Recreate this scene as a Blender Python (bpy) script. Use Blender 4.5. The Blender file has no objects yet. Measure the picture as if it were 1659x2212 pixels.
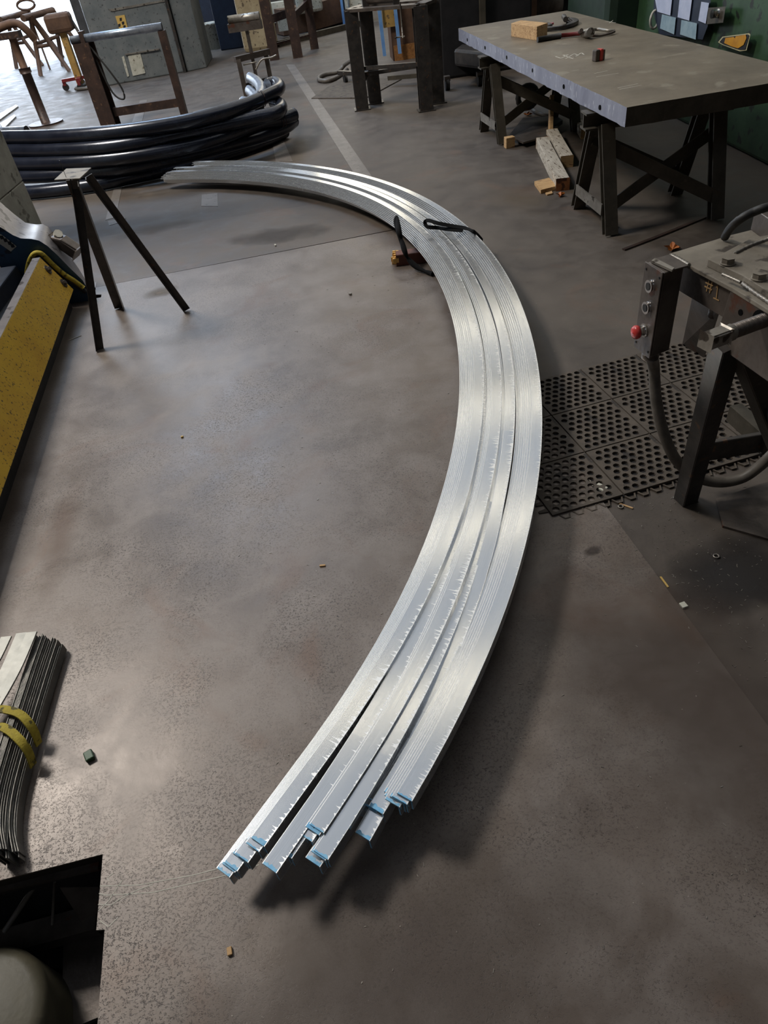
import bpy, math, random
from mathutils import Vector as V, Matrix
from mathutils.geometry import tessellate_polygon
random.seed(7)
S = bpy.context.scene
C = S.collection
PI = math.pi

# ------------------------------------------------------------------ camera
W, Hh, FPX = 1659, 2212, 1470.0
PITCH, ROLL, CAMZ = math.radians(41.22), math.radians(-8.86), 1.8
_fw = V((0, math.cos(PITCH), -math.sin(PITCH)))
_r0 = V((1, 0, 0)); _u0 = _r0.cross(_fw)
_cr, _sr = math.cos(ROLL), math.sin(ROLL)
CR = _r0 * _cr + _u0 * _sr
CU = _u0 * _cr - _r0 * _sr
cd = bpy.data.cameras.new('camera'); cam = bpy.data.objects.new('camera', cd); C.objects.link(cam)
m = Matrix((CR, CU, -_fw)).transposed().to_4x4(); m.translation = V((0, 0, CAMZ)); cam.matrix_world = m
cd.sensor_fit = 'VERTICAL'; cd.sensor_height = 36.0; cd.lens = FPX / Hh * 36.0
cd.clip_start = 0.05; cd.clip_end = 300
S.camera = cam

# ------------------------------------------------------------------ sky and light
wd = bpy.data.worlds.new('sky'); S.world = wd; wd.use_nodes = True
wn = wd.node_tree.nodes; wl = wd.node_tree.links
bg = wn['Background']
wtc = wn.new('ShaderNodeTexCoord'); wsep = wn.new('ShaderNodeSeparateXYZ'); wl.new(wtc.outputs['Generated'], wsep.inputs[0])
wr = wn.new('ShaderNodeValToRGB'); wl.new(wsep.outputs['Z'], wr.inputs['Fac']); wl.new(wr.outputs['Color'], bg.inputs['Color'])
wr.color_ramp.elements[0].color = (0.88, 0.94, 1.0, 1); wr.color_ramp.elements[0].position = 0.0
wr.color_ramp.elements[1].color = (0.50, 0.70, 1.0, 1); wr.color_ramp.elements[1].position = 0.75
bg.inputs['Strength'].default_value = 15.0
def area(name, loc, size, aim, power, col, portal=False):
    d = bpy.data.lights.new(name, 'AREA'); d.shape = 'RECTANGLE'; d.size, d.size_y = size
    d.energy = power; d.color = col
    o = bpy.data.objects.new(name, d); C.objects.link(o); o.location = loc
    o.rotation_euler = V(aim).to_track_quat('-Z', 'Y').to_euler()
    if portal: d.cycles.is_portal = True
    return o
ROOF = 9.0
# roof openings seen in the reflections, plus the added dim rows: (x0, x1, y0, y1)
OPEN_ROOF = (-6.2, -1.9, 13.2, 17.4)
SUNLIT = (-7.6, -5.2, 5.2, 7.6)      # clear roof light with the day's strongest light behind it
PANELS = [(-4.8, 9.0, 6.7, 7.4), (-4.8, 9.0, 10.6, 11.5), (-1.2, 9.0, 15.2, 16.3), (-9.0, 9.0, 19.8, 21.4)]
DIM = [(-4.8, 9.0, 7.7, 10.3), (-1.2, 9.0, 11.8, 14.9), (-9.0, 9.0, 17.6, 19.4), (-4.8, 9.0, 3.2, 6.4), (-9.0, 9.0, -6.5, -3.0)]  # unseen fill rows, added to lift reflections and shaded fronts
BAND = [(-5.0, -0.6), (-0.4, 2.6), (2.8, 6.2), (6.4, 9.8)]     # unseen glow panels added high in the far wall to brighten bar reflections, z 3.0 - 6.4
DOOR = (-14.5, -6.35, 5.0)          # x0, x1, height, in the far wall
WALL_Y = 24.0
area('door_portal', ((DOOR[0]+DOOR[1])/2, WALL_Y-0.05, DOOR[2]/2), (DOOR[1]-DOOR[0], DOOR[2]), (0, -1, 0), 1, (1, 1, 1), True)
area('roof_light', ((SUNLIT[0]+SUNLIT[1])/2, (SUNLIT[2]+SUNLIT[3])/2, ROOF-0.02), (2.4, 2.4), (0, 0, -1), 1300, (1.0, 0.955, 0.89))
area('roof_portal', ((OPEN_ROOF[0]+OPEN_ROOF[1])/2, (OPEN_ROOF[2]+OPEN_ROOF[3])/2, ROOF-0.05), (OPEN_ROOF[1]-OPEN_ROOF[0], OPEN_ROOF[3]-OPEN_ROOF[2]), (0, 0, -1), 1, (1, 1, 1), True)
S.view_settings.view_transform = 'Standard'; S.view_settings.look = 'None'
S.view_settings.exposure = -0.12; S.view_settings.gamma = 1.0; S.view_settings.use_curve_mapping = False
S.cycles.use_denoising = True
S.cycles.max_bounces = 7; S.cycles.diffuse_bounces = 4; S.cycles.glossy_bounces = 4
S.cycles.sample_clamp_indirect = 6.0

# ------------------------------------------------------------------ picking real places
def ray(px, py): return _fw + CR * ((px - 829.5) / FPX) - CU * ((py - 1106.0) / FPX)
def at(px, py, z=0.0):
    d = ray(px, py); t = (z - CAMZ) / d.z; return V((0, 0, CAMZ)) + d * t
def on(px, py, ax, val):
    d = ray(px, py); t = (val - (CAMZ if ax == 2 else 0)) / d[ax]; return V((0, 0, CAMZ)) + d * t
def proj(p):
    d = V(p) - V((0, 0, CAMZ)); w = d.dot(_fw); return 829.5 + FPX * d.dot(CR) / w, 1106 - FPX * d.dot(CU) / w
def up(b, py):                      # height above b at which the picture row py is reached
    lo, hi = 0.0, 2.2
    for _ in range(40):
        mm = (lo + hi) / 2
        if proj(V((b[0], b[1], b[2] + mm)))[1] > py: lo = mm
        else: hi = mm
    return lo
def wp(L, z): return [at(x, y, z) for x, y in L]

# ------------------------------------------------------------------ materials
def srgb(c):
    f = lambda v: v / 12.92 if v <= 0.04045 else ((v + 0.055) / 1.055) ** 2.4
    return tuple(f(v / 255.0) for v in c) + (1.0,)
MATS = {}
def mat(name, c1, c2=None, rough=0.5, metal=0.0, scale=6.0, bump=0.0, bscale=60.0, spots=None, sscale=30.0, samt=0.3,
        rvar=0.1, stretch=(1, 1, 1), detail=6.0, spec=0.5, emit=None, estr=0.0, sharp=(0.35, 0.65), coat=0.0):
    if name in MATS: return MATS[name]
    M = bpy.data.materials.new(name); M.use_nodes = True; n = M.node_tree.nodes; l = M.node_tree.links
    b = n['Principled BSDF']; tc = n.new('ShaderNodeTexCoord'); mp = n.new('ShaderNodeMapping'); mp.inputs['Scale'].default_value = stretch
    l.new(tc.outputs['Object'], mp.inputs['Vector'])
    nz = n.new('ShaderNodeTexNoise'); nz.inputs['Scale'].default_value = scale; nz.inputs['Detail'].default_value = detail; nz.inputs['Roughness'].default_value = 0.65
    l.new(mp.outputs[0], nz.inputs['Vector'])
    rp = n.new('ShaderNodeValToRGB'); e = rp.color_ramp.elements
    e[0].position, e[1].position = sharp; e[0].color = srgb(c1); e[1].color = srgb(c2 or c1)
    l.new(nz.outputs['Fac'], rp.inputs['Fac']); col = rp.outputs['Color']
    if spots:
        n2 = n.new('ShaderNodeTexNoise'); n2.inputs['Scale'].default_value = sscale; n2.inputs['Detail'].default_value = 8
        l.new(mp.outputs[0], n2.inputs['Vector'])
        r2 = n.new('ShaderNodeValToRGB'); r2.color_ramp.elements[0].position = 0.77 - samt * 0.5; r2.color_ramp.elements[1].position = 0.82 - samt * 0.5
        l.new(n2.outputs['Fac'], r2.inputs['Fac'])
        mx = n.new('ShaderNodeMix'); mx.data_type = 'RGBA'; l.new(r2.outputs['Color'], mx.inputs['Factor'])
        l.new(col, mx.inputs['A']); mx.inputs['B'].default_value = srgb(spots); col = mx.outputs['Result']
    l.new(col, b.inputs['Base Color'])
    mr = n.new('ShaderNodeMapRange'); mr.inputs['To Min'].default_value = max(0.02, rough - rvar); mr.inputs['To Max'].default_value = min(1, rough + rvar)
    n3 = n.new('ShaderNodeTexNoise'); n3.inputs['Scale'].default_value = scale * 2.3; n3.inputs['Detail'].default_value = 5; l.new(mp.outputs[0], n3.inputs['Vector'])
    l.new(n3.outputs['Fac'], mr.inputs['Value']); l.new(mr.outputs[0], b.inputs['Roughness'])
    b.inputs['Metallic'].default_value = metal; b.inputs['Specular IOR Level'].default_value = spec
    if coat: b.inputs['Coat Weight'].default_value = coat; b.inputs['Coat Roughness'].default_value = 0.12
    if bump:
        n4 = n.new('ShaderNodeTexNoise'); n4.inputs['Scale'].default_value = bscale; n4.inputs['Detail'].default_value = 4; l.new(mp.outputs[0], n4.inputs['Vector'])
        bp = n.new('ShaderNodeBump'); bp.inputs['Strength'].default_value = bump; bp.inputs['Distance'].default_value = 0.004
        l.new(n4.outputs['Fac'], bp.inputs['Height']); l.new(bp.outputs[0], b.inputs['Normal'])
    if emit: b.inputs['Emission Color'].default_value = srgb(emit); b.inputs['Emission Strength'].default_value = estr
    MATS[name] = M; return M

def floor_mat(name, base, dark, light, fleck, rlo, rhi, flecks, spk, metal=0.0):
    """worn floor: broad stains, fine dark flecks like tool marks, scratches, tiny bright chips"""
    M = bpy.data.materials.new(name); M.use_nodes = True; n = M.node_tree.nodes; l = M.node_tree.links
    b = n['Principled BSDF']; tc = n.new('ShaderNodeTexCoord'); P = tc.outputs['Object']
    def noise(sc, det=5, st=None, dist=0.0, ro=0.6):
        x = n.new('ShaderNodeTexNoise'); x.inputs['Scale'].default_value = sc; x.inputs['Detail'].default_value = det
        x.inputs['Distortion'].default_value = dist; x.inputs['Roughness'].default_value = ro
        if st:
            mp = n.new('ShaderNodeMapping'); mp.inputs['Scale'].default_value = st[0]; mp.inputs['Rotation'].default_value = (0, 0, st[1]); l.new(P, mp.inputs[0]); l.new(mp.outputs[0], x.inputs[0])
        else: l.new(P, x.inputs[0])
        return x.outputs['Fac']
    def ramp(f, a, bb, ca=(0, 0, 0, 1), cb=(1, 1, 1, 1)):
        r = n.new('ShaderNodeValToRGB'); r.color_ramp.elements[0].position = a; r.color_ramp.elements[1].position = bb
        r.color_ramp.elements[0].color = ca; r.color_ramp.elements[1].color = cb; l.new(f, r.inputs[0]); return r.outputs[0]
    def mix(f, A, B, k=1.0):
        x = n.new('ShaderNodeMix'); x.data_type = 'RGBA'
        if k != 1.0:
            q = n.new('ShaderNodeMath'); q.operation = 'MULTIPLY'; q.inputs[1].default_value = k; l.new(f, q.inputs[0]); f = q.outputs[0]
        l.new(f, x.inputs['Factor'])
        if hasattr(A, 'links'): l.new(A, x.inputs['A'])
        else: x.inputs['A'].default_value = A
        if hasattr(B, 'links'): l.new(B, x.inputs['B'])
        else: x.inputs['B'].default_value = B
        return x.outputs['Result']
    big = noise(0.9, 6, None, 0.6); mid = noise(5, 6, None, 0.4)
    c = ramp(big, 0.32, 0.68, srgb(dark), srgb(base)); c = mix(ramp(mid, 0.4, 0.75), c, srgb(light), 0.55)
    rust = noise(2.2, 7, None, 1.0); c = mix(ramp(rust, 0.56, 0.72), c, srgb((104, 76, 58)), 0.45)
    # short curved flecks: thin contour lines of a distorted noise
    f1 = noise(88, 2, ((1, 1.6, 1), 0.9), 1.0); sub = n.new('ShaderNodeMath'); sub.operation = 'SUBTRACT'; sub.inputs[1].default_value = 0.5; l.new(f1, sub.inputs[0])
    ab = n.new('ShaderNodeMath'); ab.operation = 'ABSOLUTE'; l.new(sub.outputs[0], ab.inputs[0])
    line = ramp(ab.outputs[0], 0.012, 0.05, (1, 1, 1, 1), (0, 0, 0, 1))
    gate = ramp(noise(130, 2), 0.47, 0.53); where = ramp(noise(1.3, 4, None, 0.5), 0.38, 0.62)
    def mul(a, bb):
        x = n.new('ShaderNodeMath'); x.operation = 'MULTIPLY'; l.new(a, x.inputs[0]); l.new(bb, x.inputs[1]); return x.outputs[0]
    fl = mul(mul(line, gate), where); c = mix(fl, c, srgb(fleck), flecks)
    # long fine scratches
    s1 = noise(3.0, 2, ((1, 26, 1), 0.55)); s2 = n.new('ShaderNodeMath'); s2.operation = 'SUBTRACT'; s2.inputs[1].default_value = 0.5; l.new(s1, s2.inputs[0])
    s3 = n.new('ShaderNodeMath'); s3.operation = 'ABSOLUTE'; l.new(s2.outputs[0], s3.inputs[0])
    scr = mul(ramp(s3.outputs[0], 0.0, 0.006, (1, 1, 1, 1), (0, 0, 0, 1)), ramp(noise(4, 3), 0.52, 0.6)); c = mix(scr, c, srgb(dark), 0.5)
    # tiny bright chips
    vo = n.new('ShaderNodeTexVoronoi'); vo.inputs['Scale'].default_value = 55; vo.inputs['Randomness'].default_value = 1; l.new(P, vo.inputs['Vector'])
    v1 = ramp(vo.outputs['Distance'], 0.035, 0.06, (1, 1, 1, 1), (0, 0, 0, 1)); sepc = n.new('ShaderNodeSeparateColor'); l.new(vo.outputs['Color'], sepc.inputs[0])
    v2 = ramp(sepc.outputs[0], 0.80, 0.82); chip = mul(v1, v2); c = mix(chip, c, srgb((196, 188, 176)), spk)
    l.new(c, b.inputs['Base Color'])
    mr = n.new('ShaderNodeMapRange'); mr.inputs['To Min'].default_value = rlo; mr.inputs['To Max'].default_value = rhi; mr.inputs['From Min'].default_value = 0.3; mr.inputs['From Max'].default_value = 0.7
    l.new(mid, mr.inputs['Value']); l.new(mr.outputs[0], b.inputs['Roughness']); b.inputs['Metallic'].default_value = metal
    bp = n.new('ShaderNodeBump'); bp.inputs['Strength'].default_value = 0.35; bp.inputs['Distance'].default_value = 0.0012
    inv = n.new('ShaderNodeMath'); inv.operation = 'SUBTRACT'; l.new(noise(26, 8, None, 0.3, 0.75), inv.inputs[0]); l.new(fl, inv.inputs[1]); l.new(inv.outputs[0], bp.inputs['Height']); l.new(bp.outputs[0], b.inputs['Normal'])
    MATS[name] = M; return M

def alu_mat():
    M = bpy.data.materials.new('aluminium'); M.use_nodes = True; n = M.node_tree.nodes; l = M.node_tree.links; b = n['Principled BSDF']
    uv = n.new('ShaderNodeUVMap'); uv.uv_map = 'UV'; sp = n.new('ShaderNodeSeparateXYZ'); l.new(uv.outputs[0], sp.inputs[0])
    def math_(op, a, c=None, clamp=False):
        x = n.new('ShaderNodeMath'); x.operation = op; x.use_clamp = clamp
        for i, q in enumerate((a, c)):
            if q is None: continue
            if hasattr(q, 'links'): l.new(q, x.inputs[i])
            else: x.inputs[i].default_value = q
        return x.outputs[0]
    def noise(su, sv, det=3):
        mp = n.new('ShaderNodeMapping'); mp.inputs['Scale'].default_value = (su, sv, 1); l.new(uv.outputs[0], mp.inputs[0])
        oi = n.new('ShaderNodeObjectInfo'); ad = n.new('ShaderNodeVectorMath'); ad.operation = 'ADD'; l.new(mp.outputs[0], ad.inputs[0])
        sc = math_('MULTIPLY', oi.outputs['Random'], 90.0); cb = n.new('ShaderNodeCombineXYZ'); l.new(sc, cb.inputs[0]); l.new(sc, cb.inputs[1]); l.new(cb.outputs[0], ad.inputs[1])
        x = n.new('ShaderNodeTexNoise'); x.noise_dimensions = '2D'; x.inputs['Scale'].default_value = 1; x.inputs['Detail'].default_value = det; l.new(ad.outputs[0], x.inputs[0]); return x.outputs['Fac']
    v = math_('FRACT', math_('ADD', sp.outputs[1], 8.0))
    jag = noise(170, 0.05, 3); gate = noise(1.6, 0.02, 2)
    amp = math_('MULTIPLY', math_('POWER', jag, 4.5), 2.4); amp = math_('MULTIPLY', amp, math_('MULTIPLY', math_('SUBTRACT', gate, 0.28, True), 2.8))
    d0 = math_('MINIMUM', v, math_('SUBTRACT', 1.0, v))
    mask = math_('MULTIPLY', math_('LESS_THAN', v, amp), 0.8)
    line = math_('LESS_THAN', d0, 0.035); mask = math_('MAXIMUM', mask, math_('MULTIPLY', line, 0.7))
    streak = noise(1.2, 70, 4); blotch = noise(3.0, 1.2, 3)
    mx = n.new('ShaderNodeMix'); mx.data_type = 'RGBA'; l.new(mask, mx.inputs['Factor'])
    rp = n.new('ShaderNodeValToRGB'); rp.color_ramp.elements[0].position = .3; rp.color_ramp.elements[1].position = .7
    rp.color_ramp.elements[0].color = (0.62, 0.64, 0.66, 1); rp.color_ramp.elements[1].color = (0.72, 0.735, 0.75, 1); l.new(streak, rp.inputs[0])
    l.new(rp.outputs[0], mx.inputs['A']); mx.inputs['B'].default_value = (0.93, 0.93, 0.92, 1); l.new(mx.outputs['Result'], b.inputs['Base Color'])  # saw-tooth edge highlights painted as a paler colour along scuffed flange edges
    b.inputs['Metallic'].default_value = 0.8
    r = math_('ADD', math_('MULTIPLY', streak, 0.10), math_('MULTIPLY', blotch, 0.10)); r = math_('ADD', r, 0.05); r = math_('ADD', r, math_('MULTIPLY', mask, 0.22)); l.new(r, b.inputs['Roughness'])
    bp = n.new('ShaderNodeBump'); bp.inputs['Strength'].default_value = 0.08; bp.inputs['Distance'].default_value = 0.0006; l.new(math_('ADD', streak, math_('MULTIPLY', mask, 0.5)), bp.inputs['Height']); l.new(bp.outputs[0], b.inputs['Normal'])
    MATS['aluminium'] = M; return M

CONC = floor_mat('concrete_floor', (88, 79, 70), (62, 54, 48), (104, 95, 86), (44, 38, 34), 0.50, 0.72, 0.35, 0.9)
PLATE = floor_mat('floor_plate_steel', (120, 109, 100), (88, 77, 69), (142, 134, 128), (46, 38, 34), 0.34, 0.52, 1.0, 0.6, 0.2)
ALU = alu_mat()
BLUEP = mat('blue_marking_paint', (104, 176, 222), (150, 204, 234), 0.55, 0.0, 40)
BLACKST = mat('black_steel', (50, 48, 47), (74, 69, 65), 0.38, 0.35, 10, 0.15, 50, (92, 70, 54), 25, 0.28)
DARKBRN = mat('brown_primer_steel', (52, 40, 36), (74, 56, 48), 0.5, 0.2, 8, 0.2, 60, (96, 72, 56), 20, 0.3)
OLIVE = mat('olive_grey_steel', (62, 57, 48), (84, 77, 66), 0.55, 0.3, 6, 0.2, 60, (84, 78, 66), 30, 0.26)
WORN = mat('worn_bright_steel', (120, 114, 106), (160, 154, 144), 0.42, 0.6, 9, 0.25, 70, (70, 62, 54), 18, 0.35)
DUSTY = mat('dusty_machine_top', (112, 104, 92), (138, 130, 116), 0.7, 0.1, 5, 0.4, 50, (66, 58, 50), 12, 0.4)
GUN = mat('gunmetal', (74, 67, 62), (106, 97, 90), 0.4, 0.5, 7, 0.2, 60, (96, 62, 48), 10, 0.3)
CHROME = mat('chrome', (200, 200, 200), (225, 225, 225), 0.14, 1.0, 20)
RUBBER = mat('black_rubber', (24, 23, 23), (40, 38, 36), 0.6, 0.0, 12, 0.15, 90)
HOSEM = mat('grey_hose', (84, 79, 72), (110, 103, 95), 0.5, 0.0, 18, 0.1, 80)
MATR = mat('rubber_mat', (68, 60, 52), (90, 80, 69), 0.75, 0.0, 9, 0.2, 90, (46, 40, 35), 14, 0.35)
PIPE = mat('black_pipe', (24, 28, 40), (40, 45, 58), 0.24, 0.25, 5, 0.04, 30, None, rvar=0.06, spec=0.7)  # blue veil of flare is put into this near-black base
PIPEIN = mat('pipe_bare_end', (120, 128, 140), (160, 166, 176), 0.35, 0.7, 14)
YELLOW = mat('yellow_paint', (220, 178, 50), (200, 154, 36), 0.42, 0.0, 4, 0.15, 70, (84, 70, 38), 75, 0.34, stretch=(1, 1, 1))
YELL2 = mat('faded_yellow', (150, 118, 60), (176, 140, 76), 0.6, 0.0, 6, 0.1, 60, (90, 74, 56), 20, 0.3)
MBLUE = mat('machine_blue', (34, 58, 84), (46, 76, 104), 0.45, 0.1, 5, 0.15, 60, (30, 36, 46), 14, 0.35)
CASTG = mat('cast_grey_top', (108, 104, 106), (136, 130, 128), 0.35, 0.3, 7, 0.15, 60, (74, 68, 66), 14, 0.35)
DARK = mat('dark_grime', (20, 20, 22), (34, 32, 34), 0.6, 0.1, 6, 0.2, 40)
NAVY = mat('navy_machine', (22, 30, 46), (34, 44, 62), 0.55, 0.1, 6, 0.1, 40)
GREYGR = mat('grey_green_cabinet', (96, 102, 104), (118, 121, 120), 0.55, 0.1, 4, 0.1, 40, (74, 76, 76), 24, 0.3)
CREAM = mat('cream_machine', (150, 134, 104), (172, 156, 124), 0.6, 0.0, 7, 0.1, 50, (96, 82, 64), 16, 0.38)
PILLARM = mat('pale_block_concrete', (150, 148, 136), (172, 170, 158), 0.8, 0.0, 6, 0.4, 50, (112, 110, 100), 10, 0.36)
WOOD = mat('sawn_timber', (176, 138, 92), (200, 164, 116), 0.7, 0.0, 5, 0.3, 60, (120, 84, 56), 12, 0.36, stretch=(1, 7, 7))
WOODG = mat('weathered_timber', (160, 149, 134), (192, 183, 168), 0.75, 0.0, 5, 0.3, 60, (92, 76, 60), 12, 0.36, stretch=(7, 1, 7))
WOODE = mat('timber_end_grain', (150, 92, 54), (178, 116, 70), 0.75, 0.0, 20, 0.3, 60, (84, 52, 36), 14, 0.36)
REDWD = mat('red_brown_timber', (84, 44, 36), (110, 60, 46), 0.6, 0.0, 8, 0.3, 60, (56, 32, 28), 20, 0.3)
TABTOP = mat('slab_top', (104, 94, 80), (130, 119, 102), 0.46, 0.3, 2.2, 0.25, 60, (136, 128, 112), 5, 0.32)
TABSIDE = mat('slab_edge_doorlit', (128, 130, 146), (158, 160, 174), 0.42, 0.35, 3.5, 0.3, 60, (198, 200, 208), 50, 0.30, stretch=(1, 1, .3))  # door light on the left edge, put into a paler bluish colour
GREEN = mat('green_machine', (38, 62, 40), (52, 80, 50), 0.5, 0.1, 5, 0.1, 50, (28, 34, 26), 10, 0.38)
DKGREEN = mat('dark_green_machine', (24, 40, 30), (36, 54, 40), 0.55, 0.1, 5, 0.1, 50)
TAGW = mat('pale_blue_tag', (168, 176, 200), (186, 192, 212), 0.6, 0, 10)
TAGB = mat('aged_blue_tag', (120, 144, 156), (144, 164, 172), 0.6, 0, 14)
LOGOY = mat('logo_amber', (196, 138, 20), (176, 118, 20), 0.5, 0, 14)
LOGOC = mat('logo_cream', (190, 180, 140), (170, 160, 124), 0.5, 0, 14)
BLUEF = mat('light_blue_paint', (96, 140, 196), (116, 158, 206), 0.5, 0, 8)
RUSTP = mat('rust_panel', (84, 62, 48), (108, 80, 60), 0.7, 0.2, 8, 0.2, 40)
RUSTO = mat('orange_flaky_rust', (120, 80, 40), (160, 110, 60), 0.8, 0.1, 30, 0.4, 60)
LEAF = mat('dry_leaf', (176, 104, 38), (150, 82, 28), 0.6, 0, 20)
RED = mat('red_plastic', (186, 52, 50), (206, 74, 66), 0.35, 0, 10)
REDH = mat('dull_red_handle', (128, 40, 40), (96, 32, 34), 0.45, 0, 10)
SLING = mat('yellow_webbing', (150, 132, 34), (176, 158, 50), 0.75, 0, 60, 0.4, 200, (84, 76, 24), 40, 0.4)
BLKSL = mat('black_webbing', (9, 9, 10), (16, 16, 17), 0.9, 0, 60, 0.3, 200, spec=0.2)
FLATB = mat('grey_flat_bar', (140, 140, 134), (168, 166, 158), 0.5, 0.35, 8, 0.1, 60, (96, 92, 84), 16, 0.32)
CHALK = mat('chalk', (176, 172, 160), (196, 192, 180), 0.9, 0, 20)
WHITEP = mat('white_plastic', (178, 176, 160), (200, 197, 184), 0.5, 0, 10, spots=(116, 110, 94), sscale=22, samt=0.36)
LABELY = mat('yellow_label', (196, 160, 84), (206, 172, 96), 0.6, 0, 12)
HOUSING = mat('grey_green_housing', (72, 68, 54), (90, 84, 68), 0.55, 0.0, 5, 0.2, 60)
ROOFM = mat('roof_sheet', (58, 56, 54), (74, 72, 70), 0.8, 0, 3)
WALLM = mat('wall_sheet', (66, 62, 58), (84, 80, 76), 0.8, 0, 3)
SKYL = mat('skylight_sheet', (255, 248, 232), None, 0.5, emit=(255, 246, 226), estr=2.8)
FILLG = mat('added_fill_sheet', (200, 210, 220), None, 0.5, emit=(202, 211, 224), estr=0.66)  # glow for the added roof fill rows and far-wall bands
YARD = mat('pale_yard_concrete', (176, 174, 168), (196, 194, 188), 0.85, 0, 2)
HOLE = mat('hole_black', (6, 6, 6), (10, 10, 10), 0.95, 0, 10, spec=0.1)  # shade inside the holes, painted as black plugs
STRIP = mat('floor_tape_grey', (104, 98, 93), (120, 113, 107), 0.5, 0.1, 5, 0.1, 60, (80, 72, 66), 30, 0.3)
SPATTER = mat('stain_dark', (70, 62, 55), (84, 75, 67), 0.5, 0, 7)

# ------------------------------------------------------------------ mesh builder
class MB:
    def __init__(s): s.v = []; s.f = []; s.m = []; s.uv = []; s.sm = []
    def add(s, vs, fs, mi=0, uvs=None, smooth=False):
        o = len(s.v); s.v += [V(x) for x in vs]
        for k, f in enumerate(fs):
            s.f.append([o + i for i in f]); s.m.append(mi if isinstance(mi, int) else mi[k]); s.uv.append(uvs[k] if uvs else None); s.sm.append(smooth)
        return s
    def hexa(s, b, t, mi=0):
        n = len(b); vs = list(b) + list(t)
        fs = [list(range(n))[::-1], list(range(n, 2 * n))] + [[i, (i + 1) % n, n + (i + 1) % n, n + i] for i in range(n)]
        return s.add(vs, fs, mi)
    def prism(s, pts, z0, z1, mi=0):
        if sum(pts[i][0] * pts[(i + 1) % len(pts)][1] - pts[(i + 1) % len(pts)][0] * pts[i][1] for i in range(len(pts))) < 0: pts = pts[::-1]
        return s.hexa([V((p[0], p[1], z0)) for p in pts], [V((p[0], p[1], z1)) for p in pts], mi)
    def box(s, c, sz, rz=0.0, mi=0):
        c = V(c); R = Matrix.Rotation(rz, 3, 'Z'); a, b, h = sz[0] / 2, sz[1] / 2, sz[2] / 2
        q = [R @ V((x, y, 0)) for x, y in ((-a, -b), (a, -b), (a, b), (-a, b))]
        return s.hexa([c + p - V((0, 0, h)) for p in q], [c + p + V((0, 0, h)) for p in q], mi)
    def sweep(s, path, prof, upv=V((0, 0, 1)), closed=True, caps=True, mi=0, capmi=None, smooth=False, scales=None, uvv=None, ups=None):
        """prof: list of (side, up) offsets swept along path"""
        P = [V(p) for p in path]; n = len(prof); vs = []; L = 0; us = []
        for i, p in enumerate(P):
            t = (P[min(i + 1, len(P) - 1)] - P[max(i - 1, 0)]).normalized()
            u0 = ups[i] if ups else upv
            sd = t.cross(u0)
            if sd.length < 1e-4: sd = t.cross(V((0, 1, 0)))
            sd.normalize(); uu = sd.cross(t).normalized(); k = scales[i] if scales else 1.0
            for a, b in prof: vs.append(p + sd * a * k + uu * b * k)
            if i: L += (p - P[i - 1]).length
            us.append(L)
        fs, uvs, mis = [], [], []
        m2 = n if closed else n - 1
        for i in range(len(P) - 1):
            for j in range(m2):
                jj = (j + 1) % n; fs.append([i * n + j, i * n + jj, (i + 1) * n + jj, (i + 1) * n + j])
                mis.append(mi)
                if uvv: a, b = uvv[j]; uvs.append([(us[i], a), (us[i], b), (us[i + 1], b), (us[i + 1], a)])
                else: uvs.append(None)
        s.add(vs, fs, mis, uvs, smooth)
        if caps and closed:
            o = len(s.v) - len(vs); cm = mi if capmi is None else capmi
            for base, rev in ((0, False), ((len(P) - 1) * n, True)):
                idx = [o + base + j for j in range(n)]
                s.f.append(idx if not rev else idx[::-1]); s.m.append(cm); s.uv.append(None); s.sm.append(False)
        return s
    def tube(s, path, r, n=10, mi=0, capmi=None, scales=None, smooth=True):
        return s.sweep(path, [(r * math.cos(-2 * PI * k / n), r * math.sin(-2 * PI * k / n)) for k in range(n)], mi=mi, capmi=capmi, smooth=smooth, scales=scales)
    def beam(s, a, b, w, h, upv=V((0, 0, 1)), mi=0):
        return s.sweep([a, b], [(-w / 2, -h / 2), (-w / 2, h / 2), (w / 2, h / 2), (w / 2, -h / 2)], V(upv), mi=mi)
    def angle(s, a, b, w, t, upv, flip=1, mi=0):
        pr = [(0, 0), (0, w), (t, w), (t, t), (w, t), (w, 0)]
        pr = [(x * flip, y) for x, y in pr]
        if flip < 0: pr = pr[::-1]
        return s.sweep([a, b], pr, V(upv), mi=mi)
    def hbeam(s, a, b, w, h, t, upv, mi=0):
        W2, H2, T = w / 2, h / 2, t / 2
        pr = [(-W2, -H2), (-W2, -H2 + t), (-T, -H2 + t), (-T, H2 - t), (-W2, H2 - t), (-W2, H2), (W2, H2), (W2, H2 - t), (T, H2 - t), (T, -H2 + t), (W2, -H2 + t), (W2, -H2)]
        return s.sweep([a, b], pr, V(upv), mi=mi)
    def cyl(s, a, b, r, n=14, mi=0, capmi=None, r2=None, smooth=True):
        return s.tube([a, b], r, n, mi, capmi, [1, (r2 / r) if r2 else 1], smooth)
    def lathe(s, c, prof, n=24, mi=0, a0=0, a1=2 * PI):
        vs = []; k = len(prof); c = V(c)
        for i in range(n + 1):
            a = a0 + (a1 - a0) * i / n
            vs += [c + V((r * math.cos(a), r * math.sin(a), z)) for r, z in prof]
        fs = [[i * k + j, (i + 1) * k + j, (i + 1) * k + j + 1, i * k + j + 1] for i in range(n) for j in range(k - 1)]
        return s.add(vs, fs, mi, smooth=True)
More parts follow.
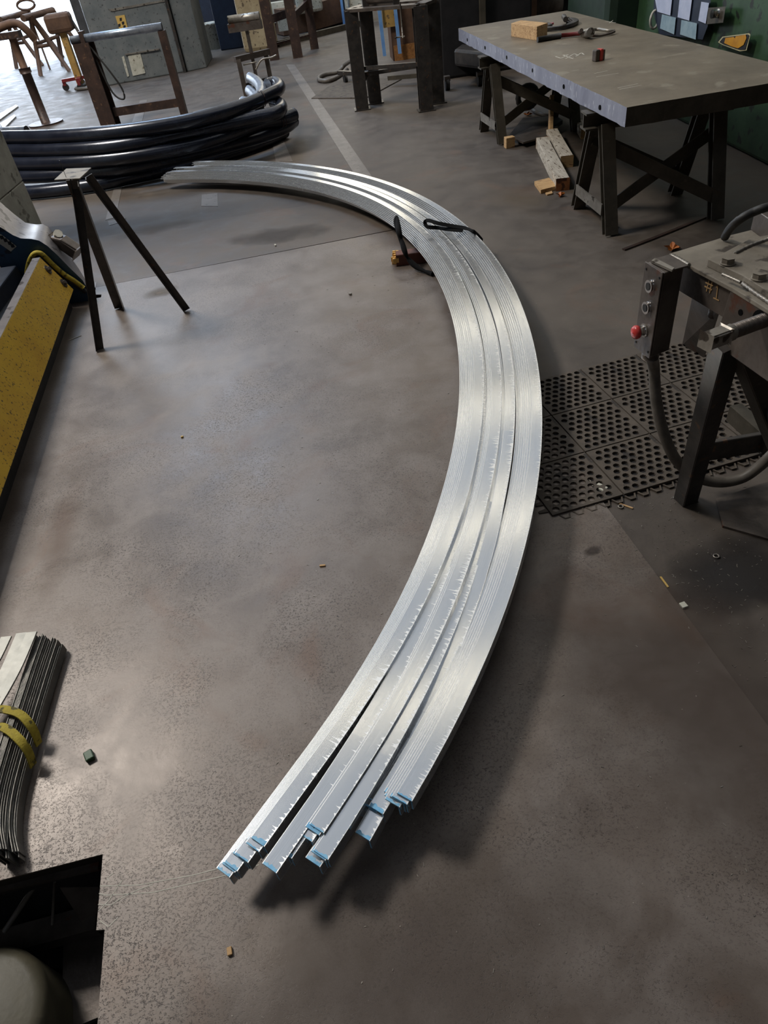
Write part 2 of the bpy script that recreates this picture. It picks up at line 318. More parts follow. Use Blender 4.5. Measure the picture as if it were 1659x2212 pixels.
    def slab(s, loops, z0, z1, mi=0):
        for zz, fl in ((z1, False), (z0, True)):
            vs = [V((p[0], p[1], zz)) for L in loops for p in L]
            tris = tessellate_polygon([[V((p[0], p[1], 0)) for p in L] for L in loops])
            fs = []
            for t in tris:
                a, b, c = (vs[i] for i in t); ccw = (b - a).cross(c - a).z > 0
                fs.append(list(t) if ccw != fl else list(t)[::-1])
            s.add(vs, fs, mi)
        for L in loops:
            n = len(L)
            s.add([V((p[0], p[1], z0)) for p in L] + [V((p[0], p[1], z1)) for p in L], [[i, (i + 1) % n, n + (i + 1) % n, n + i] for i in range(n)], mi)
        return s
    def build(s, name, mats, parent=None, bev=0.0, origin=None, **props):
        if not isinstance(mats, (list, tuple)): mats = [mats]
        if parent is not None: o0 = parent_origin(parent)
        elif origin is not None: o0 = V(origin)
        else:
            xs = [v.x for v in s.v]; ys = [v.y for v in s.v]; zs = [v.z for v in s.v]
            o0 = V(((min(xs) + max(xs)) / 2, (min(ys) + max(ys)) / 2, min(zs)))
        me = bpy.data.meshes.new(name); me.from_pydata([v - o0 for v in s.v], [], s.f)
        for M in mats: me.materials.append(M)
        me.polygons.foreach_set('material_index', s.m); me.polygons.foreach_set('use_smooth', s.sm)
        if any(u for u in s.uv):
            ul = me.uv_layers.new(name='UV'); k = 0
            for p, u in zip(me.polygons, s.uv):
                for q in range(p.loop_total):
                    ul.data[p.loop_start + q].uv = u[q] if u else (0, 0.5)
        me.update(); o = bpy.data.objects.new(name, me); C.objects.link(o)
        if parent is not None: o.parent = parent
        else: o.location = o0
        if bev:
            b = o.modifiers.new('bevel', 'BEVEL'); b.width = bev; b.segments = 2; b.limit_method = 'ANGLE'; b.angle_limit = 0.6
        for k2, v2 in props.items(): o[k2] = v2
        return o
def parent_origin(o):
    p = V((0, 0, 0))
    while o is not None: p += o.location; o = o.parent
    return p
def thing(name, label, cat, loc, group=None):
    o = bpy.data.objects.new(name, None); C.objects.link(o); o.location = loc; o.empty_display_size = 0.1
    o['label'] = label; o['category'] = cat
    if group: o['group'] = group
    return o
def T(label, cat, group=None):
    d = dict(label=label, category=cat)
    if group: d['group'] = group
    return d
def smoothpath(P, k=6):
    P = [V(p) for p in P]; out = []
    for i in range(len(P) - 1):
        p0, p1, p2, p3 = P[max(i - 1, 0)], P[i], P[i + 1], P[min(i + 2, len(P) - 1)]
        for j in range(k):
            t = j / k
            out.append(0.5 * ((2 * p1) + (p2 - p0) * t + (2 * p0 - 5 * p1 + 4 * p2 - p3) * t * t + (3 * p1 - p0 - 3 * p2 + p3) * t ** 3))
    out.append(P[-1]); return out

# ================================================================== SETTING
X0, X1, Y0, Y1 = -16.0, 17.0, -8.0, WALL_Y
pitA = at(224, 1847); pitB = at(210, 2011); pitC = at(228, 2010); pitD = at(213, 2212)
pitL = at(0, 1904)
dl = (pitL - pitA).normalized()
pit_left = pitA + dl * 1.5
dd = (pitD - pitC).normalized(); pitE = pitC + dd * 1.3
pit = [pitA, pit_left, pit_left + dd * 1.6, pitE, pitC, pitB]
notch = wp([(196, 613), (209, 611), (206, 638), (220, 638), (219, 644), (150, 655), (158, 622)], 0)
pitc = (sum((V(p) for p in pit), V()) / len(pit))
big_pit = [pitc + (V(p) - pitc) * 1.04 for p in pit]
floor = MB().slab([[(X0, Y0), (X1, Y0), (X1, Y1 + 0.3), (X0, Y1 + 0.3)], [(p.x, p.y) for p in big_pit], [(p.x, p.y) for p in notch]], -0.12, 0.0).build('floor', CONC, origin=(0, 0, 0), kind='structure')
tl = at(262, 612); tr = at(806, 507.5); jd = (tr - tl).normalized()
re1 = at(1247, 1011); re2 = at(1659, 1572); rd = (re2 - re1).normalized()
def isect(p, d, q, e):
    k = ((q.x - p.x) * e.y - (q.y - p.y) * e.x) / (d.x * e.y - d.y * e.x); return p + d * k
TRc = isect(tl, jd, re1, rd); TLc = tl - jd * 2.0
PT = 0.006
outer = [TLc, TRc, re1, re2 + rd * 2.2, V((re2.x + rd.x * 2.2, -3.5, 0)), V((-4.5, -3.5, 0)), V((-4.5, TLc.y - 0.2, 0))]
MB().slab([[(p.x, p.y) for p in outer], [(p.x, p.y) for p in pit], [(p.x, p.y) for p in notch]], 0.0, PT).build('floor_plate', PLATE, floor, label='large worn steel floor plate with dark flecks')
# second sheet beyond the joint, duller
pb = wp([(150, 503), (480, 437), (842, 500)], 0)
q = [V((p.x, p.y, 0)) for p in (TLc, TRc - jd * 0.02)] 
MB().prism([q[0], q[1] + V((0, 0.02, 0)), q[1] + V((-0.08, 0.9, 0)), isect(at(120, 508), (at(158, 500) - at(120, 508)).normalized(), q[0], V((-0.1, 1, 0)))], 0.0, 0.004).build('floor_patch', floor_mat('patched_floor', (92, 81, 71), (70, 61, 53), (106, 95, 84), (56, 48, 43), 0.46, 0.66, 0.6, 0.6), floor)
def strip(name, pts, mat_=STRIP): MB().prism(wp(pts, 0), 0.0, 0.003).build(name, mat_, floor, label='pale flat steel strip let into the floor')
strip('floor_strip', [(618, 140), (636, 140), (803, 381), (768, 381)])
strip('floor_strip', [(583, 283), (603, 283), (633, 350), (596, 350)])
strip('floor_strip', [(436, 421), (470, 418), (471, 446), (435, 446)])
strip('floor_strip', [(302, 218), (318, 216), (304, 275), (280, 280)])
strip('floor_strip', [(246, 408), (264, 404), (250, 470), (228, 476)])
strip('floor_strip', [(233, 478), (272, 472), (262, 480), (236, 488)])
# pit walls and bottom
pb_ = MB(); n_ = len(big_pit)
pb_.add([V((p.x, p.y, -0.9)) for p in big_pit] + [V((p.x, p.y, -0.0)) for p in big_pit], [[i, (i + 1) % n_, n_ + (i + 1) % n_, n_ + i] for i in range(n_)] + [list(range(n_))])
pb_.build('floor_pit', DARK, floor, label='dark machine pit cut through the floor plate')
nb = MB(); n_ = len(notch)
nb.add([V((p.x, p.y, -0.4)) for p in notch] + [V((p.x, p.y, 0.0)) for p in notch], [[i, (i + 1) % n_, n_ + (i + 1) % n_, n_ + i] for i in range(n_)] + [list(range(n_))])
nb.build('floor_slot', DARK, floor)
# stains
def stain(px, py, rx, ry, rot, colr, k=0.6, z=PT + .0008):
    c_ = at(px, py, z); mb = MB(); vs = []; n_ = 24
    for ring in (0, .5, 1.0):
        for j in range(n_): a_ = 2 * PI * j / n_; x_, y_ = rx * ring * math.cos(a_), ry * ring * math.sin(a_); vs.append(c_ + V((x_ * math.cos(rot) - y_ * math.sin(rot), x_ * math.sin(rot) + y_ * math.cos(rot), 0)))
    fs = [[r * n_ + j, r * n_ + (j + 1) % n_, (r + 1) * n_ + (j + 1) % n_, (r + 1) * n_ + j][::-1] for r in range(2) for j in range(n_)]
    uv = [[((r if q in (0, 3) else r + 1) / 2, 0) for q in (0, 1, 2, 3)] for r in range(2) for j in range(n_)]
    uv = []
    for r in range(2):
        for j in range(n_): uv.append([((r + 1) / 2, 0), ((r + 1) / 2, 0), (r / 2, 0), (r / 2, 0)])
    mb.add(vs, fs, 0, uv)
    M = bpy.data.materials.new('stain'); M.use_nodes = True; n = M.node_tree.nodes; l = M.node_tree.links; b = n['Principled BSDF']
    b.inputs['Base Color'].default_value = srgb(colr); b.inputs['Roughness'].default_value = 0.7
    u_ = n.new('ShaderNodeUVMap'); u_.uv_map = 'UV'; sp = n.new('ShaderNodeSeparateXYZ'); l.new(u_.outputs[0], sp.inputs[0])
    nz = n.new('ShaderNodeTexNoise'); nz.inputs['Scale'].default_value = 4; nz.inputs['Detail'].default_value = 6; tc = n.new('ShaderNodeTexCoord'); l.new(tc.outputs['Object'], nz.inputs[0])
    m1 = n.new('ShaderNodeMath'); m1.operation = 'SUBTRACT'; l.new(nz.outputs['Fac'], m1.inputs[0]); l.new(sp.outputs[0], m1.inputs[1])
    m2 = n.new('ShaderNodeMath'); m2.operation = 'MULTIPLY_ADD'; m2.inputs[1].default_value = 1.6; m2.inputs[2].default_value = 0.5; l.new(m1.outputs[0], m2.inputs[0]); m2.use_clamp = True
    m3 = n.new('ShaderNodeMath'); m3.operation = 'MULTIPLY'; m3.inputs[1].default_value = k; l.new(m2.outputs[0], m3.inputs[0]); l.new(m3.outputs[0], b.inputs['Alpha'])
    mb.build('floor_stain', M, floor)
stain(345, 632, .17, .13, .3, (92, 80, 66), .8)
stain(600, 508, .55, .22, -.1, (66, 57, 50), .75, .0050)
stain(330, 495, .5, .2, .1, (84, 74, 64), .5, .0050)
stain(130, 1160, .10, .5, .1, (120, 92, 76), .3)
stain(1480, 1500, .5, .8, .3, (78, 66, 58), .5)
stain(900, 2080, .7, .35, .3, (84, 72, 64), .5)
stain(1590, 1230, .35, .25, .3, (34, 30, 28), .9, .001)
stain(1280, 1190, .05, .03, .3, (60, 50, 44), .9)
stain(1180, 300, .5, .9, .2, (60, 52, 46), .5, .001)
stain(1120, 430, .3, .5, .2, (112, 96, 76), .35, .001)
# walls, roof
def wallbox(name, x0, x1, y0, y1, z0, z1, mt=WALLM): MB().box(((x0 + x1) / 2, (y0 + y1) / 2, (z0 + z1) / 2), (x1 - x0, y1 - y0, z1 - z0)).build(name, mt, kind='structure')
wallbox('wall_left', X0 - 0.2, X0, Y0, Y1, 0, ROOF)
wallbox('wall_right', X1, X1 + 0.2, Y0, Y1, 0, ROOF)
wallbox('wall_front', X0, X1, Y0 - 0.2, Y0, 0, ROOF)
wb = MB()
for a in ((X0, DOOR[0], 0, ROOF), (DOOR[1], BAND[0][0], 0, ROOF), (BAND[0][0], BAND[-1][1], 0, 3.0), (BAND[0][0], BAND[-1][1], 6.4, ROOF), (BAND[-1][1], X1, 0, ROOF), (DOOR[0], DOOR[1], DOOR[2], ROOF)) + tuple((BAND[i][1], BAND[i + 1][0], 3.0, 6.4) for i in range(3)):
    wb.box(((a[0] + a[1]) / 2, Y1 + 0.1, (a[2] + a[3]) / 2), (a[1] - a[0], 0.2, a[3] - a[2]))
wb.build('wall_back', WALLM, kind='structure')
rects = [OPEN_ROOF] + PANELS + DIM
MB().slab([[(X0, Y0), (X1, Y0), (X1, Y1), (X0, Y1)]] + [[(r[0], r[2]), (r[1], r[2]), (r[1], r[3]), (r[0], r[3])] for r in rects], ROOF, ROOF + 0.15).build('ceiling', ROOFM, origin=(0, 0, 0), kind='structure')
for i, r in enumerate(PANELS + DIM):
    MB().box(((r[0] + r[1]) / 2, (r[2] + r[3]) / 2, ROOF + 0.1), (r[1] - r[0], r[3] - r[2], 0.02)).build('window_or_fill_%d' % (i + 1), SKYL if i < len(PANELS) else FILLG, kind='structure')  # skylights first, then the added fill rows
for i, (xa, xb) in enumerate(BAND):
    MB().box(((xa + xb) / 2, WALL_Y + .1, 4.7), (xb - xa, .02, 3.4)).build('window_or_fill_%d' % (i + 1 + len(PANELS + DIM)), SKYL if i == 1 else FILLG, kind='structure')
MB().box((-10, WALL_Y + 20.3, -0.06), (60, 40, 0.12)).build('ground_outside', YARD, kind='structure')

# ================================================================== ALUMINIUM ANGLES
CX = [-0.000188793365748234, 0.003692925091154406, -0.024322129908254133, -0.0414376080892382, 0.9121931783905861, -1.3182776000322827]
CY = [-5.0561989226382875e-05, 0.0007575795597533939, 0.005408388744558082, -0.12102916563453092, -0.42170581403241014, 7.516272287133157]
SL = 7.800275757754488
def pv(c, t):
    r = 0
    for k in c: r = r * t + k
    return r
def ref(s):
    t = min(max(s, 0), SL); e = 0.01
    q = V((pv(CX, t), pv(CY, t), 0)); d = V((pv(CX, t + e) - pv(CX, t - e), pv(CY, t + e) - pv(CY, t - e), 0)).normalized()
    q = q + d * (s - t); return q, d, V((d.y, -d.x, 0))          # third: towards the inside of the curve
def lerp(a, b, t): t = min(max(t, 0), 1); return a + (b - a) * t
AW, AT = 0.0445, 0.0048
def angle_bar(rm, rb, rf, zm, zt, zf, s0, s1, label, t=AT):
    """rm/rb/rf: distance of the outer corner from the bundle's outer edge in the middle, at the near end, at the far end"""
    N = 84; path = []; ups = []; vs = []; us = []; pr = [(0, 0), (AW, 0), (AW, -t), (t, -t), (t, -AW), (0, -AW)]
    uvv = [(0, .999), (.45, .55), (.9, .6), (.6, .9), (.45, .55), (.999, 0)]
    for i in range(N + 1):
        s = s0 + (s1 - s0) * i / N; q, d, inn = ref(s)
        if s > 5.0: r = lerp(rm, rb, (s - 6.6) / 1.3)
        else: r = lerp(rf, rm, s / 3.5)
        z = lerp(zf, zm, s / 4.0) if s < 6.0 else lerp(zm, zt, (s - 6.2) / 1.5)
        tilt = 0.0
        for a, b in pr: vs.append(q + inn * (r + a) + V((0, 0, z + b + a * tilt)))
        us.append(s)
    fs, uv, mi = [], [], []
    for i in range(N):
        for j in range(6):
            k = (j + 1) % 6; fs.append([i * 6 + j, (i + 1) * 6 + j, (i + 1) * 6 + k, i * 6 + k]); a, b = uvv[j]
            uv.append([(us[i], a), (us[i + 1], a), (us[i + 1], b), (us[i], b)])
            mi.append(0)
    mb = MB(); mb.add(vs, fs, mi, uv)
    mb.add([], []) 
    o = 0
    mb.f.append([0, 1, 2, 3, 4, 5]); mb.m.append(1); mb.uv.append(None); mb.sm.append(False)
    e = N * 6; mb.f.append([e + 5, e + 4, e + 3, e + 2, e + 1, e + 0]); mb.m.append(1); mb.uv.append(None); mb.sm.append(False)
    ob = mb.build('angle_bar', [ALU, BLUEP], **T(label, 'angle bar', 'curved aluminium angle bars in the big bundle'))
    if 'hidden' in label: return ob
    # sprayed end: a thin blue film over the last centimetres of flange
    q0, d0, i0 = ref(s1); 
    ln = 0.003 + 0.009 * random.random()
    f = MB(); pts = []
    for k in range(9):
        a = t + (AW - t) * k / 8 - t * 0.5; pts.append((a, ln * (0.4 + 0.9 * random.random())))
    r = lerp(rm, rb, (s1 - 6.6) / 1.3)
    vs2 = [q0 + i0 * (r + a) + V((0, 0, zt + 0.0006)) for a, _ in pts] + [q0 - d0 * w + i0 * (r + a) + V((0, 0, zt + 0.0006)) for a, w in pts]
    fs2 = [[k, k + 1, 9 + k + 1, 9 + k] for k in range(8)]
    f.add(vs2, fs2); f.build('paint_mark', BLUEP, ob)
    return ob
ORD = ['top', 'second', 'third', 'fourth', 'fifth', 'sixth', 'seventh', 'eighth', 'ninth', 'tenth']
BARS = []
for i in range(6): BARS.append((.0089 * i, .0085 * i, .0089 * i, .172 - .0068 * i, .172 - .0068 * i, .160 - .0062 * i, (0.0, .02, .0, .03, .05, .02)[i], (7.79, 7.80, 7.80, 7.81, 7.80, 7.79)[i], ORD[i] + ' bar of the nested outer pile'))
BARS.append((.0534, .059, .053, .131, .131, .122, .04, 7.838, 'seventh bar of the nested outer pile, near end sticking out'))
BARS.append((.0623, .068, .062, .124, .124, .116, .03, 7.82, 'lowest bar of the nested outer pile'))
BARS.append((.110, .077, .108, .154, .1225, .150, .06, 7.838, 'second pile from outside, top bar diving under the outer pile'))
BARS.append((.125, .056, .117, .138, .118, .143, .10, 7.905, 'second pile from outside, near end lowest and alone beside a gap'))
BARS.append((.128, .070, .125, .126, .110, .136, .05, 7.86, 'second pile from outside, hidden lowest bar'))
for i in range(4): BARS.append((.168 + .0072 * i, .150 + .009 * i, .160 + .0075 * i, .158 - .0068 * i, .158 - .0068 * i, .156 - .006 * i, (-.12, 0, -.05, .04)[i], (7.957, 7.965, 7.985, 7.98)[i], ORD[i] + ' bar of the middle pile'))
BARS.append((.150, .107, .145, .126, .150, .128, -.1, 8.0, 'wide bar showing in the recess right of the middle pile'))
BARS.append((.156, .114, .150, .120, .1445, .122, -.05, 8.003, 'bar nested just under the wide recess bar'))
BARS.append((.160, .1225, .155, .113, .128, .116, -.02, 8.018, 'short-leg bar poking out under the wide recess bar'))
for i in range(9): BARS.append((.246 + .0086 * i, .258 + .0065 * i, .238 + .0088 * i, .155 - .0066 * i, .155 - .0066 * i, .146 - .006 * i, (-.12, -.16, -.1, -.18, -.15, -.2, -.17, -.2, -.16)[i], (8.055, 8.07, 8.06, 8.10, 8.09, 8.10, 8.126, 8.13, 8.144)[i], ORD[i] + ' bar of the nested inner pile'))
BARS.append((.235, .196, .229, .125, .149, .122, -.1, 8.086, 'bar left of the middle pile with the boldest cut end'))
BARS.append((.239, .188, .234, .118, .142, .116, -.12, 8.04, 'bar tucked under the one left of the middle pile'))
for b_ in BARS: angle_bar(*b_[:8], 'curved aluminium angle bar, ' + b_[8])
# packing timbers under the bundle
def block(name, path, w, h, mt, label, endm=None, cat='timber block', bev=0.003, group=None):
    return MB().sweep(path, [(-w / 2, 0), (-w / 2, h), (w / 2, h), (w / 2, 0)], capmi=1 if endm else None).build(name, [mt, endm or mt], bev=bev, **T(label, cat, group))
a = at(857, 572, 0.0); b_ = at(1010, 560, 0.0)
block('timber_block', [a + V((0, 0, PT)), V((b_.x, b_.y + 0.05, PT))], 0.085, 0.075, REDWD, 'red-brown timber packer with torn pale end under the bundle', WOOD)
_tb = bpy.data.objects['timber_block']
mb = MB()
for k in range(9):
    mb.box(a + V((-.006 + random.uniform(-.010, .012), (k - 4) * .0095, PT + .012 + random.random() * .05)), (.04, .012, .03), random.uniform(-.3, .3))
mb.build('torn_end', mat('torn_pine', (206, 158, 84), (226, 184, 112), 0.8, 0, 40), _tb, label='torn pale yellow end')
# black lifting sling: loop on the inner side, under the bundle, loop on top
def band(path, w, t, mt, name, **k):
    return MB().sweep(path, [(-w / 2, -t / 2), (-w / 2, t / 2), (w / 2, t / 2), (w / 2, -t / 2)], **{a: b for a, b in k.items() if a == 'ups'}).build(name, mt, **{a: b for a, b in k.items() if a != 'ups'})
root = thing('lifting_sling', 'black webbing lifting sling looped around the aluminium bundle', 'sling', at(905, 585, 0))
p1 = smoothpath([at(857, 468, 0.26), at(862, 500, 0.22), at(868, 520, 0.17), at(875, 545, 0.12), at(884, 562, 0.07), at(905, 580, 0.03), at(935, 592, 0.02)], 5)
MB().tube(p1, 0.014, 8, scales=[0.7 + 0.6 * abs(math.sin(i * 0.35)) for i in range(len(p1))]).build('sling_loop', BLKSL, root)
p1b = smoothpath([at(857, 468, 0.26), at(853, 478, 0.25), at(860, 505, 0.20), at(870, 535, 0.13)], 5)
MB().tube(p1b, 0.010, 8).build('sling_loop', BLKSL, root)
zt = 0.185
p2 = smoothpath([at(1042, 520, 0.09), at(1032, 508, 0.15), at(1022, 500, zt + .01), at(1005, 493, zt + .012), at(975, 488, zt + .02), at(945, 482, zt + .04), at(925, 476, zt + .05), at(918, 481, zt + .03), at(924, 490, zt + .01), at(945, 492, zt), at(965, 495, zt), at(1000, 498, zt)], 5)
MB().sweep(p2, [(-0.012, -0.003), (-0.012, 0.003), (0.012, 0.003), (0.012, -0.003)], ups=[V((0.3, -0.8, 0.6))] * len(p2)).build('sling_tail', BLKSL, root)

# ================================================================== TRIPOD STAND
tz = 0.905
root = thing('tripod_stand', 'dark steel tripod stand with a tilted bare square plate on top', 'stand', at(292, 696, PT))
tp = [at(117, 388, tz), at(143, 364, tz), at(197, 362, tz), at(172, 385, tz)]
MB().prism(tp, tz - 0.006, tz).build('top_plate', DUSTY, root, bev=0.001, label='bare bright square steel plate')
MB().cyl(at(143, 383, tz), at(143, 383, tz) + V((0, 0, 0.085)), 0.0015, 6).build('pin', BLACKST, root)
apex = at(158, 376, tz - 0.006)
for (tx, ty), (fx, fy), w, fl in (((152, 386), (208, 756), 0.044, 1), ((168, 386), (268, 663), 0.062, -1), ((184, 383), (398, 672), 0.042, 1)):
    t_, f_ = at(tx, ty, tz - 0.006), at(fx, fy, PT)
    MB().angle(f_, t_, w, 0.005, V((0.2, -1, 0)), fl).build('leg', BLACKST, root)

# ================================================================== STRAPPED FLAT BARS (near left)
FLATE = mat('grey_flat_bar_edge', (92, 90, 86), (132, 128, 120), 0.5, 0.4, 30, 0.1, 60)
FLATD = mat('grey_flat_bar_side', (96, 95, 92), (124, 122, 118), 0.42, 0.6, 8, 0.1, 60)
def flatbar(path, w, t, tilt, label):
    N = len(path)
    mb = MB().sweep(path, [(-t / 2, -w / 2), (-t / 2, w / 2), (t / 2, w / 2), (t / 2, -w / 2)], ups=[tilt] * N)
    for i in range(4 * (N - 1)): mb.m[i] = 1 if i % 4 in (0, 2) or random.random() < 0.0 else 0
    return mb.build('flat_bar', [FLATE, FLATD], **T(label, 'flat bar', 'curved flat bars strapped at the near left'))
NF = 17
base_c = [at(x, y, .108) for x, y in ((82, 1370), (57, 1440), (14, 1570), (-22, 1690), (-34, 1770), (-28, 1830))]
for i in range(NF):
    topz = .108 - max(0, i - 5) * .0056 + random.uniform(-.003, .002); w_ = topz - .012; dx = .0036 * i + random.uniform(-.0005, .0005)
    pts = [V((p.x + dx, p.y + (random.uniform(-.02, .008) if q in (0, 5) else 0), topz - w_ / 2)) for q, p in enumerate(base_c)]
    flatbar(smoothpath(pts, 6), w_, 0.0022, V((-0.05, 0, 1)), 'thin curved flat bar on edge, %s from the left of the strapped stack' % (['first', 'second', 'third', 'fourth', 'fifth', 'sixth', 'seventh', 'eighth', 'ninth', 'tenth', 'eleventh', 'twelfth', 'thirteenth', 'fourteenth', 'fifteenth', 'sixteenth', 'rightmost'][i]))
for k, (xa, ya, xb, yb, lab) in enumerate(((69, 1366, -20, 1540, 'pale flat bar face up beside the stack of edges'), (47, 1368, -50, 1560, 'stained flat bar face up, second from the edges'), (14, 1376, -60, 1500, 'pale flat bar face up at the picture edge, leftmost of the stack'))):
    a, b = at(xa, ya, 0.122 - k * .004), at(xb, yb, 0.122 - k * .004); mid_ = (a + b) / 2 + V((0.01, 0, 0))
    pth = smoothpath([a, mid_, b, b + (b - mid_) + V((-.02, 0, 0))], 5)
    MB().sweep(pth, [(-0.018, -0.003), (-0.018, 0.003), (0.018, 0.003), (0.018, -0.003)]).build('flat_bar', FLATB, **T(lab, 'flat bar', 'curved flat bars strapped at the near left'))
for k, (pts, lab) in enumerate((([(-40, 1545), (-5, 1529), (22, 1531), (46, 1541), (64, 1560), (76, 1580), (84, 1604)], 'yellow ratchet webbing band around the strapped flat bars, upper one'),
                                ([(-40, 1590), (-5, 1567), (18, 1573), (38, 1590), (54, 1608), (64, 1626), (72, 1650)], 'yellow ratchet webbing band around the strapped flat bars, lower one'))):
    zz = [0.12, 0.122, 0.120, 0.112, 0.095, 0.068, 0.03]
    P_ = smoothpath([at(x, y + 4, z) for (x, y), z in zip(pts, zz)], 5); nrm = []
    for i in range(len(P_)): t = i / (len(P_) - 1); nrm.append(V((math.sin(t * 1.1), 0.0, math.cos(t * 1.1))))
    mb = MB(); mb.sweep(P_, [(-0.013, -0.0025), (-0.013, 0.0025), (0.013, 0.0025), (0.013, -0.0025)], ups=nrm)
    mb.build('webbing_strap', SLING, **T(lab, 'strap'))

# ================================================================== MACHINE WITH YELLOW GUARD (left)
root = thing('press_machine', 'blue grey machine with a scuffed yellow guard along the left edge', 'machine', V((-2.3, 3.5, 0)))
P2 = V((-1.84, 4.65, 0.13)); P1 = V((-1.94, 4.60, 0.385)); dA = V((0.105, -1, 0)).normalized()
Lg = 3.2
def yq(a, b, c, d, th): # slanted panel
    nrm = (b - a).cross(d - a).normalized(); return [a, b, c, d], [p - nrm * th for p in (a, b, c, d)]
top, bot = yq(P2, P1, P1 + dA * Lg, P2 + dA * Lg, 0.02)
MB().hexa(bot, top).build('guard_panel', YELLOW, root, bev=0.003, label='scuffed yellow painted guard')
MB().hexa([P1 + V((-0.05, 0, -0.012)), P1 + V((-0.05, 0, -0.012)) + dA * Lg, P1 + dA * Lg + V((0, 0, -0.012)), P1 + V((0, 0, -0.012))], [P1 + V((-0.05, 0, 0)), P1 + V((-0.05, 0, 0)) + dA * Lg, P1 + dA * Lg, P1]).build('guard_flange', CASTG, root)
MB().hexa([P2 + V((-0.06, 0, -0.13)), P2 + V((-0.06, 0, -0.13)) + dA * Lg, P2 + dA * Lg + V((-0.5, 0, -0.13)), P2 + V((-0.5, 0, -0.13))], [P2 + V((-0.06, 0, 0.1)), P2 + V((-0.06, 0, 0.1)) + dA * Lg, P2 + dA * Lg + V((-0.5, 0, 0.1)), P2 + V((-0.5, 0, 0.1))]).build('bed', DARK, root, label='dark machine bed behind the guard')
MB().hexa([V((-3.6, 1.2, 0)), V((-2.1, 1.2, 0)), V((-2.15, 4.7, 0)), V((-3.6, 4.7, 0))], [V((-3.6, 1.2, 0.33)), V((-2.1, 1.2, 0.33)), V((-2.15, 4.7, 0.33)), V((-3.6, 4.7, 0.33))]).build('body', NAVY, root, bev=0.01)
yf, yb = 4.74, 5.12
front = [on(x, y, 1, yf) for x, y in [(-60, 455), (-20, 476), (0, 490), (28, 508), (45, 515), (68, 516), (85, 520), (102, 531), (125, 552), (150, 578), (178, 605), (190, 625), (193, 648)]]
back = [on(x, y, 1, yb) for x, y in [(-60, 395), (-20, 422), (0, 436), (30, 462), (55, 481), (78, 485), (92, 484), (104, 490), (122, 512), (145, 545), (170, 580), (188, 610), (197, 640)]]
mb = MB(); nf = len(front)
fb = [V((p.x, yf, 0.0)) for p in front]; bb = [V((p.x, yb, 0.0)) for p in back]
mb.add(front + fb, [[i, i + 1, nf + i + 1, nf + i] for i in range(nf - 1)], 1)
mb.add(front + back, [[i, nf + i, nf + i + 1, i + 1] for i in range(nf - 1)], 0, smooth=True)
mb.add(back + bb, [[i, nf + i, nf + i + 1, i + 1] for i in range(nf - 1)], 1)
mb.add([front[-1], fb[-1], bb[-1], back[-1]], [[0, 1, 2, 3]], 1)
mb.build('end_frame', [CASTG, MBLUE], root, label='blue cast end frame with worn grey top')
hp = smoothpath([on(x, y, 1, yf - 0.03) for x, y in [(58, 590), (63, 566), (72, 550), (84, 546), (96, 553), (115, 572), (138, 592), (160, 606), (181, 622)]], 5)
MB().tube(hp, 0.016, 8).build('edge_seal', SLING, root, label='olive yellow hose along the frame')
MB().tube([p + V((0, 0.01, -0.035)) for p in hp], 0.018, 8).build('edge_seal', DARK, root, label='dark hose along the frame')
for x, y in ((103, 583), (137, 612)):
    # where the view of that bolt meets the guard
    d = ray(x, y); nn = (P1 - P2).cross(dA).normalized(); t = (P2 - V((0, 0, CAMZ))).dot(nn) / d.dot(nn); p = V((0, 0, CAMZ)) + d * t
    nn = nn if nn.x > 0 else -nn
    MB().cyl(p - nn * 0.002, p + nn * 0.006, 0.03, 16).cyl(p + nn * .005, p + nn * 0.02, 0.016, 6, smooth=False).build('bolt', GUN, root)
# lifting lug and symbol strip on the frame
c_ = (on(142, 528, 1, 5.0))
MB().sweep([c_ + V((-.07, 0, .05)), c_ + V((0.0, -.02, .03)), c_ + V((.08, -.04, -.05))], [(-.045, -.05), (-.045, .03), (.045, .03), (.045, -.05)]).build('lug', GUN, root, bev=0.012)
MB().cyl(c_ + V((-.03, 0, .06)), c_ + V((-.01, -.02, .085)), 0.03, 8, smooth=False).build('lug_cap', CHALK, root)
def quad_on(ax, val, pts, th, off=0.0):
    vs = [on(x, y, ax, val + off) for x, y in pts]; k = V((0, 0, 0)); k[ax] = -th if val > 0 else th
    return [v + k for v in vs], vs
a, b = quad_on(1, yf - 0.004, [(-30, 488), (5, 508), (36, 532), (24, 543), (-30, 506)], 0.004)
sg = MB().hexa(b, a).build('symbol_strip', CHALK, root, label='pale strip printed with small dark symbols')
for x, y in ((4, 513), (12, 519), (21, 525), (27, 531)):
    p = on(x, y, 1, yf - 0.010); MB().box(p, (0.022, 0.002, 0.022), 0).build('symbol', DARK, sg)

# ================================================================== PILLAR
rp_ = at(92, 490)
pil = thing('block_pillar', 'pale blockwork pillar at the left picture edge', 'pillar', V((rp_.x - 0.45, rp_.y - 0.3, 0)))
for k in range(9):
    MB().box((rp_.x - 0.5 + 0.05, rp_.y - 0.32, 0.2 + k * 0.4), (0.9, 0.64, 0.392), -0.05).build('block', PILLARM, pil, bev=0.006)
MB().box((rp_.x - 0.45, rp_.y - 0.32, 1.8), (0.885, 0.625, 3.6), -0.05).build('mortar', DUSTY, pil)

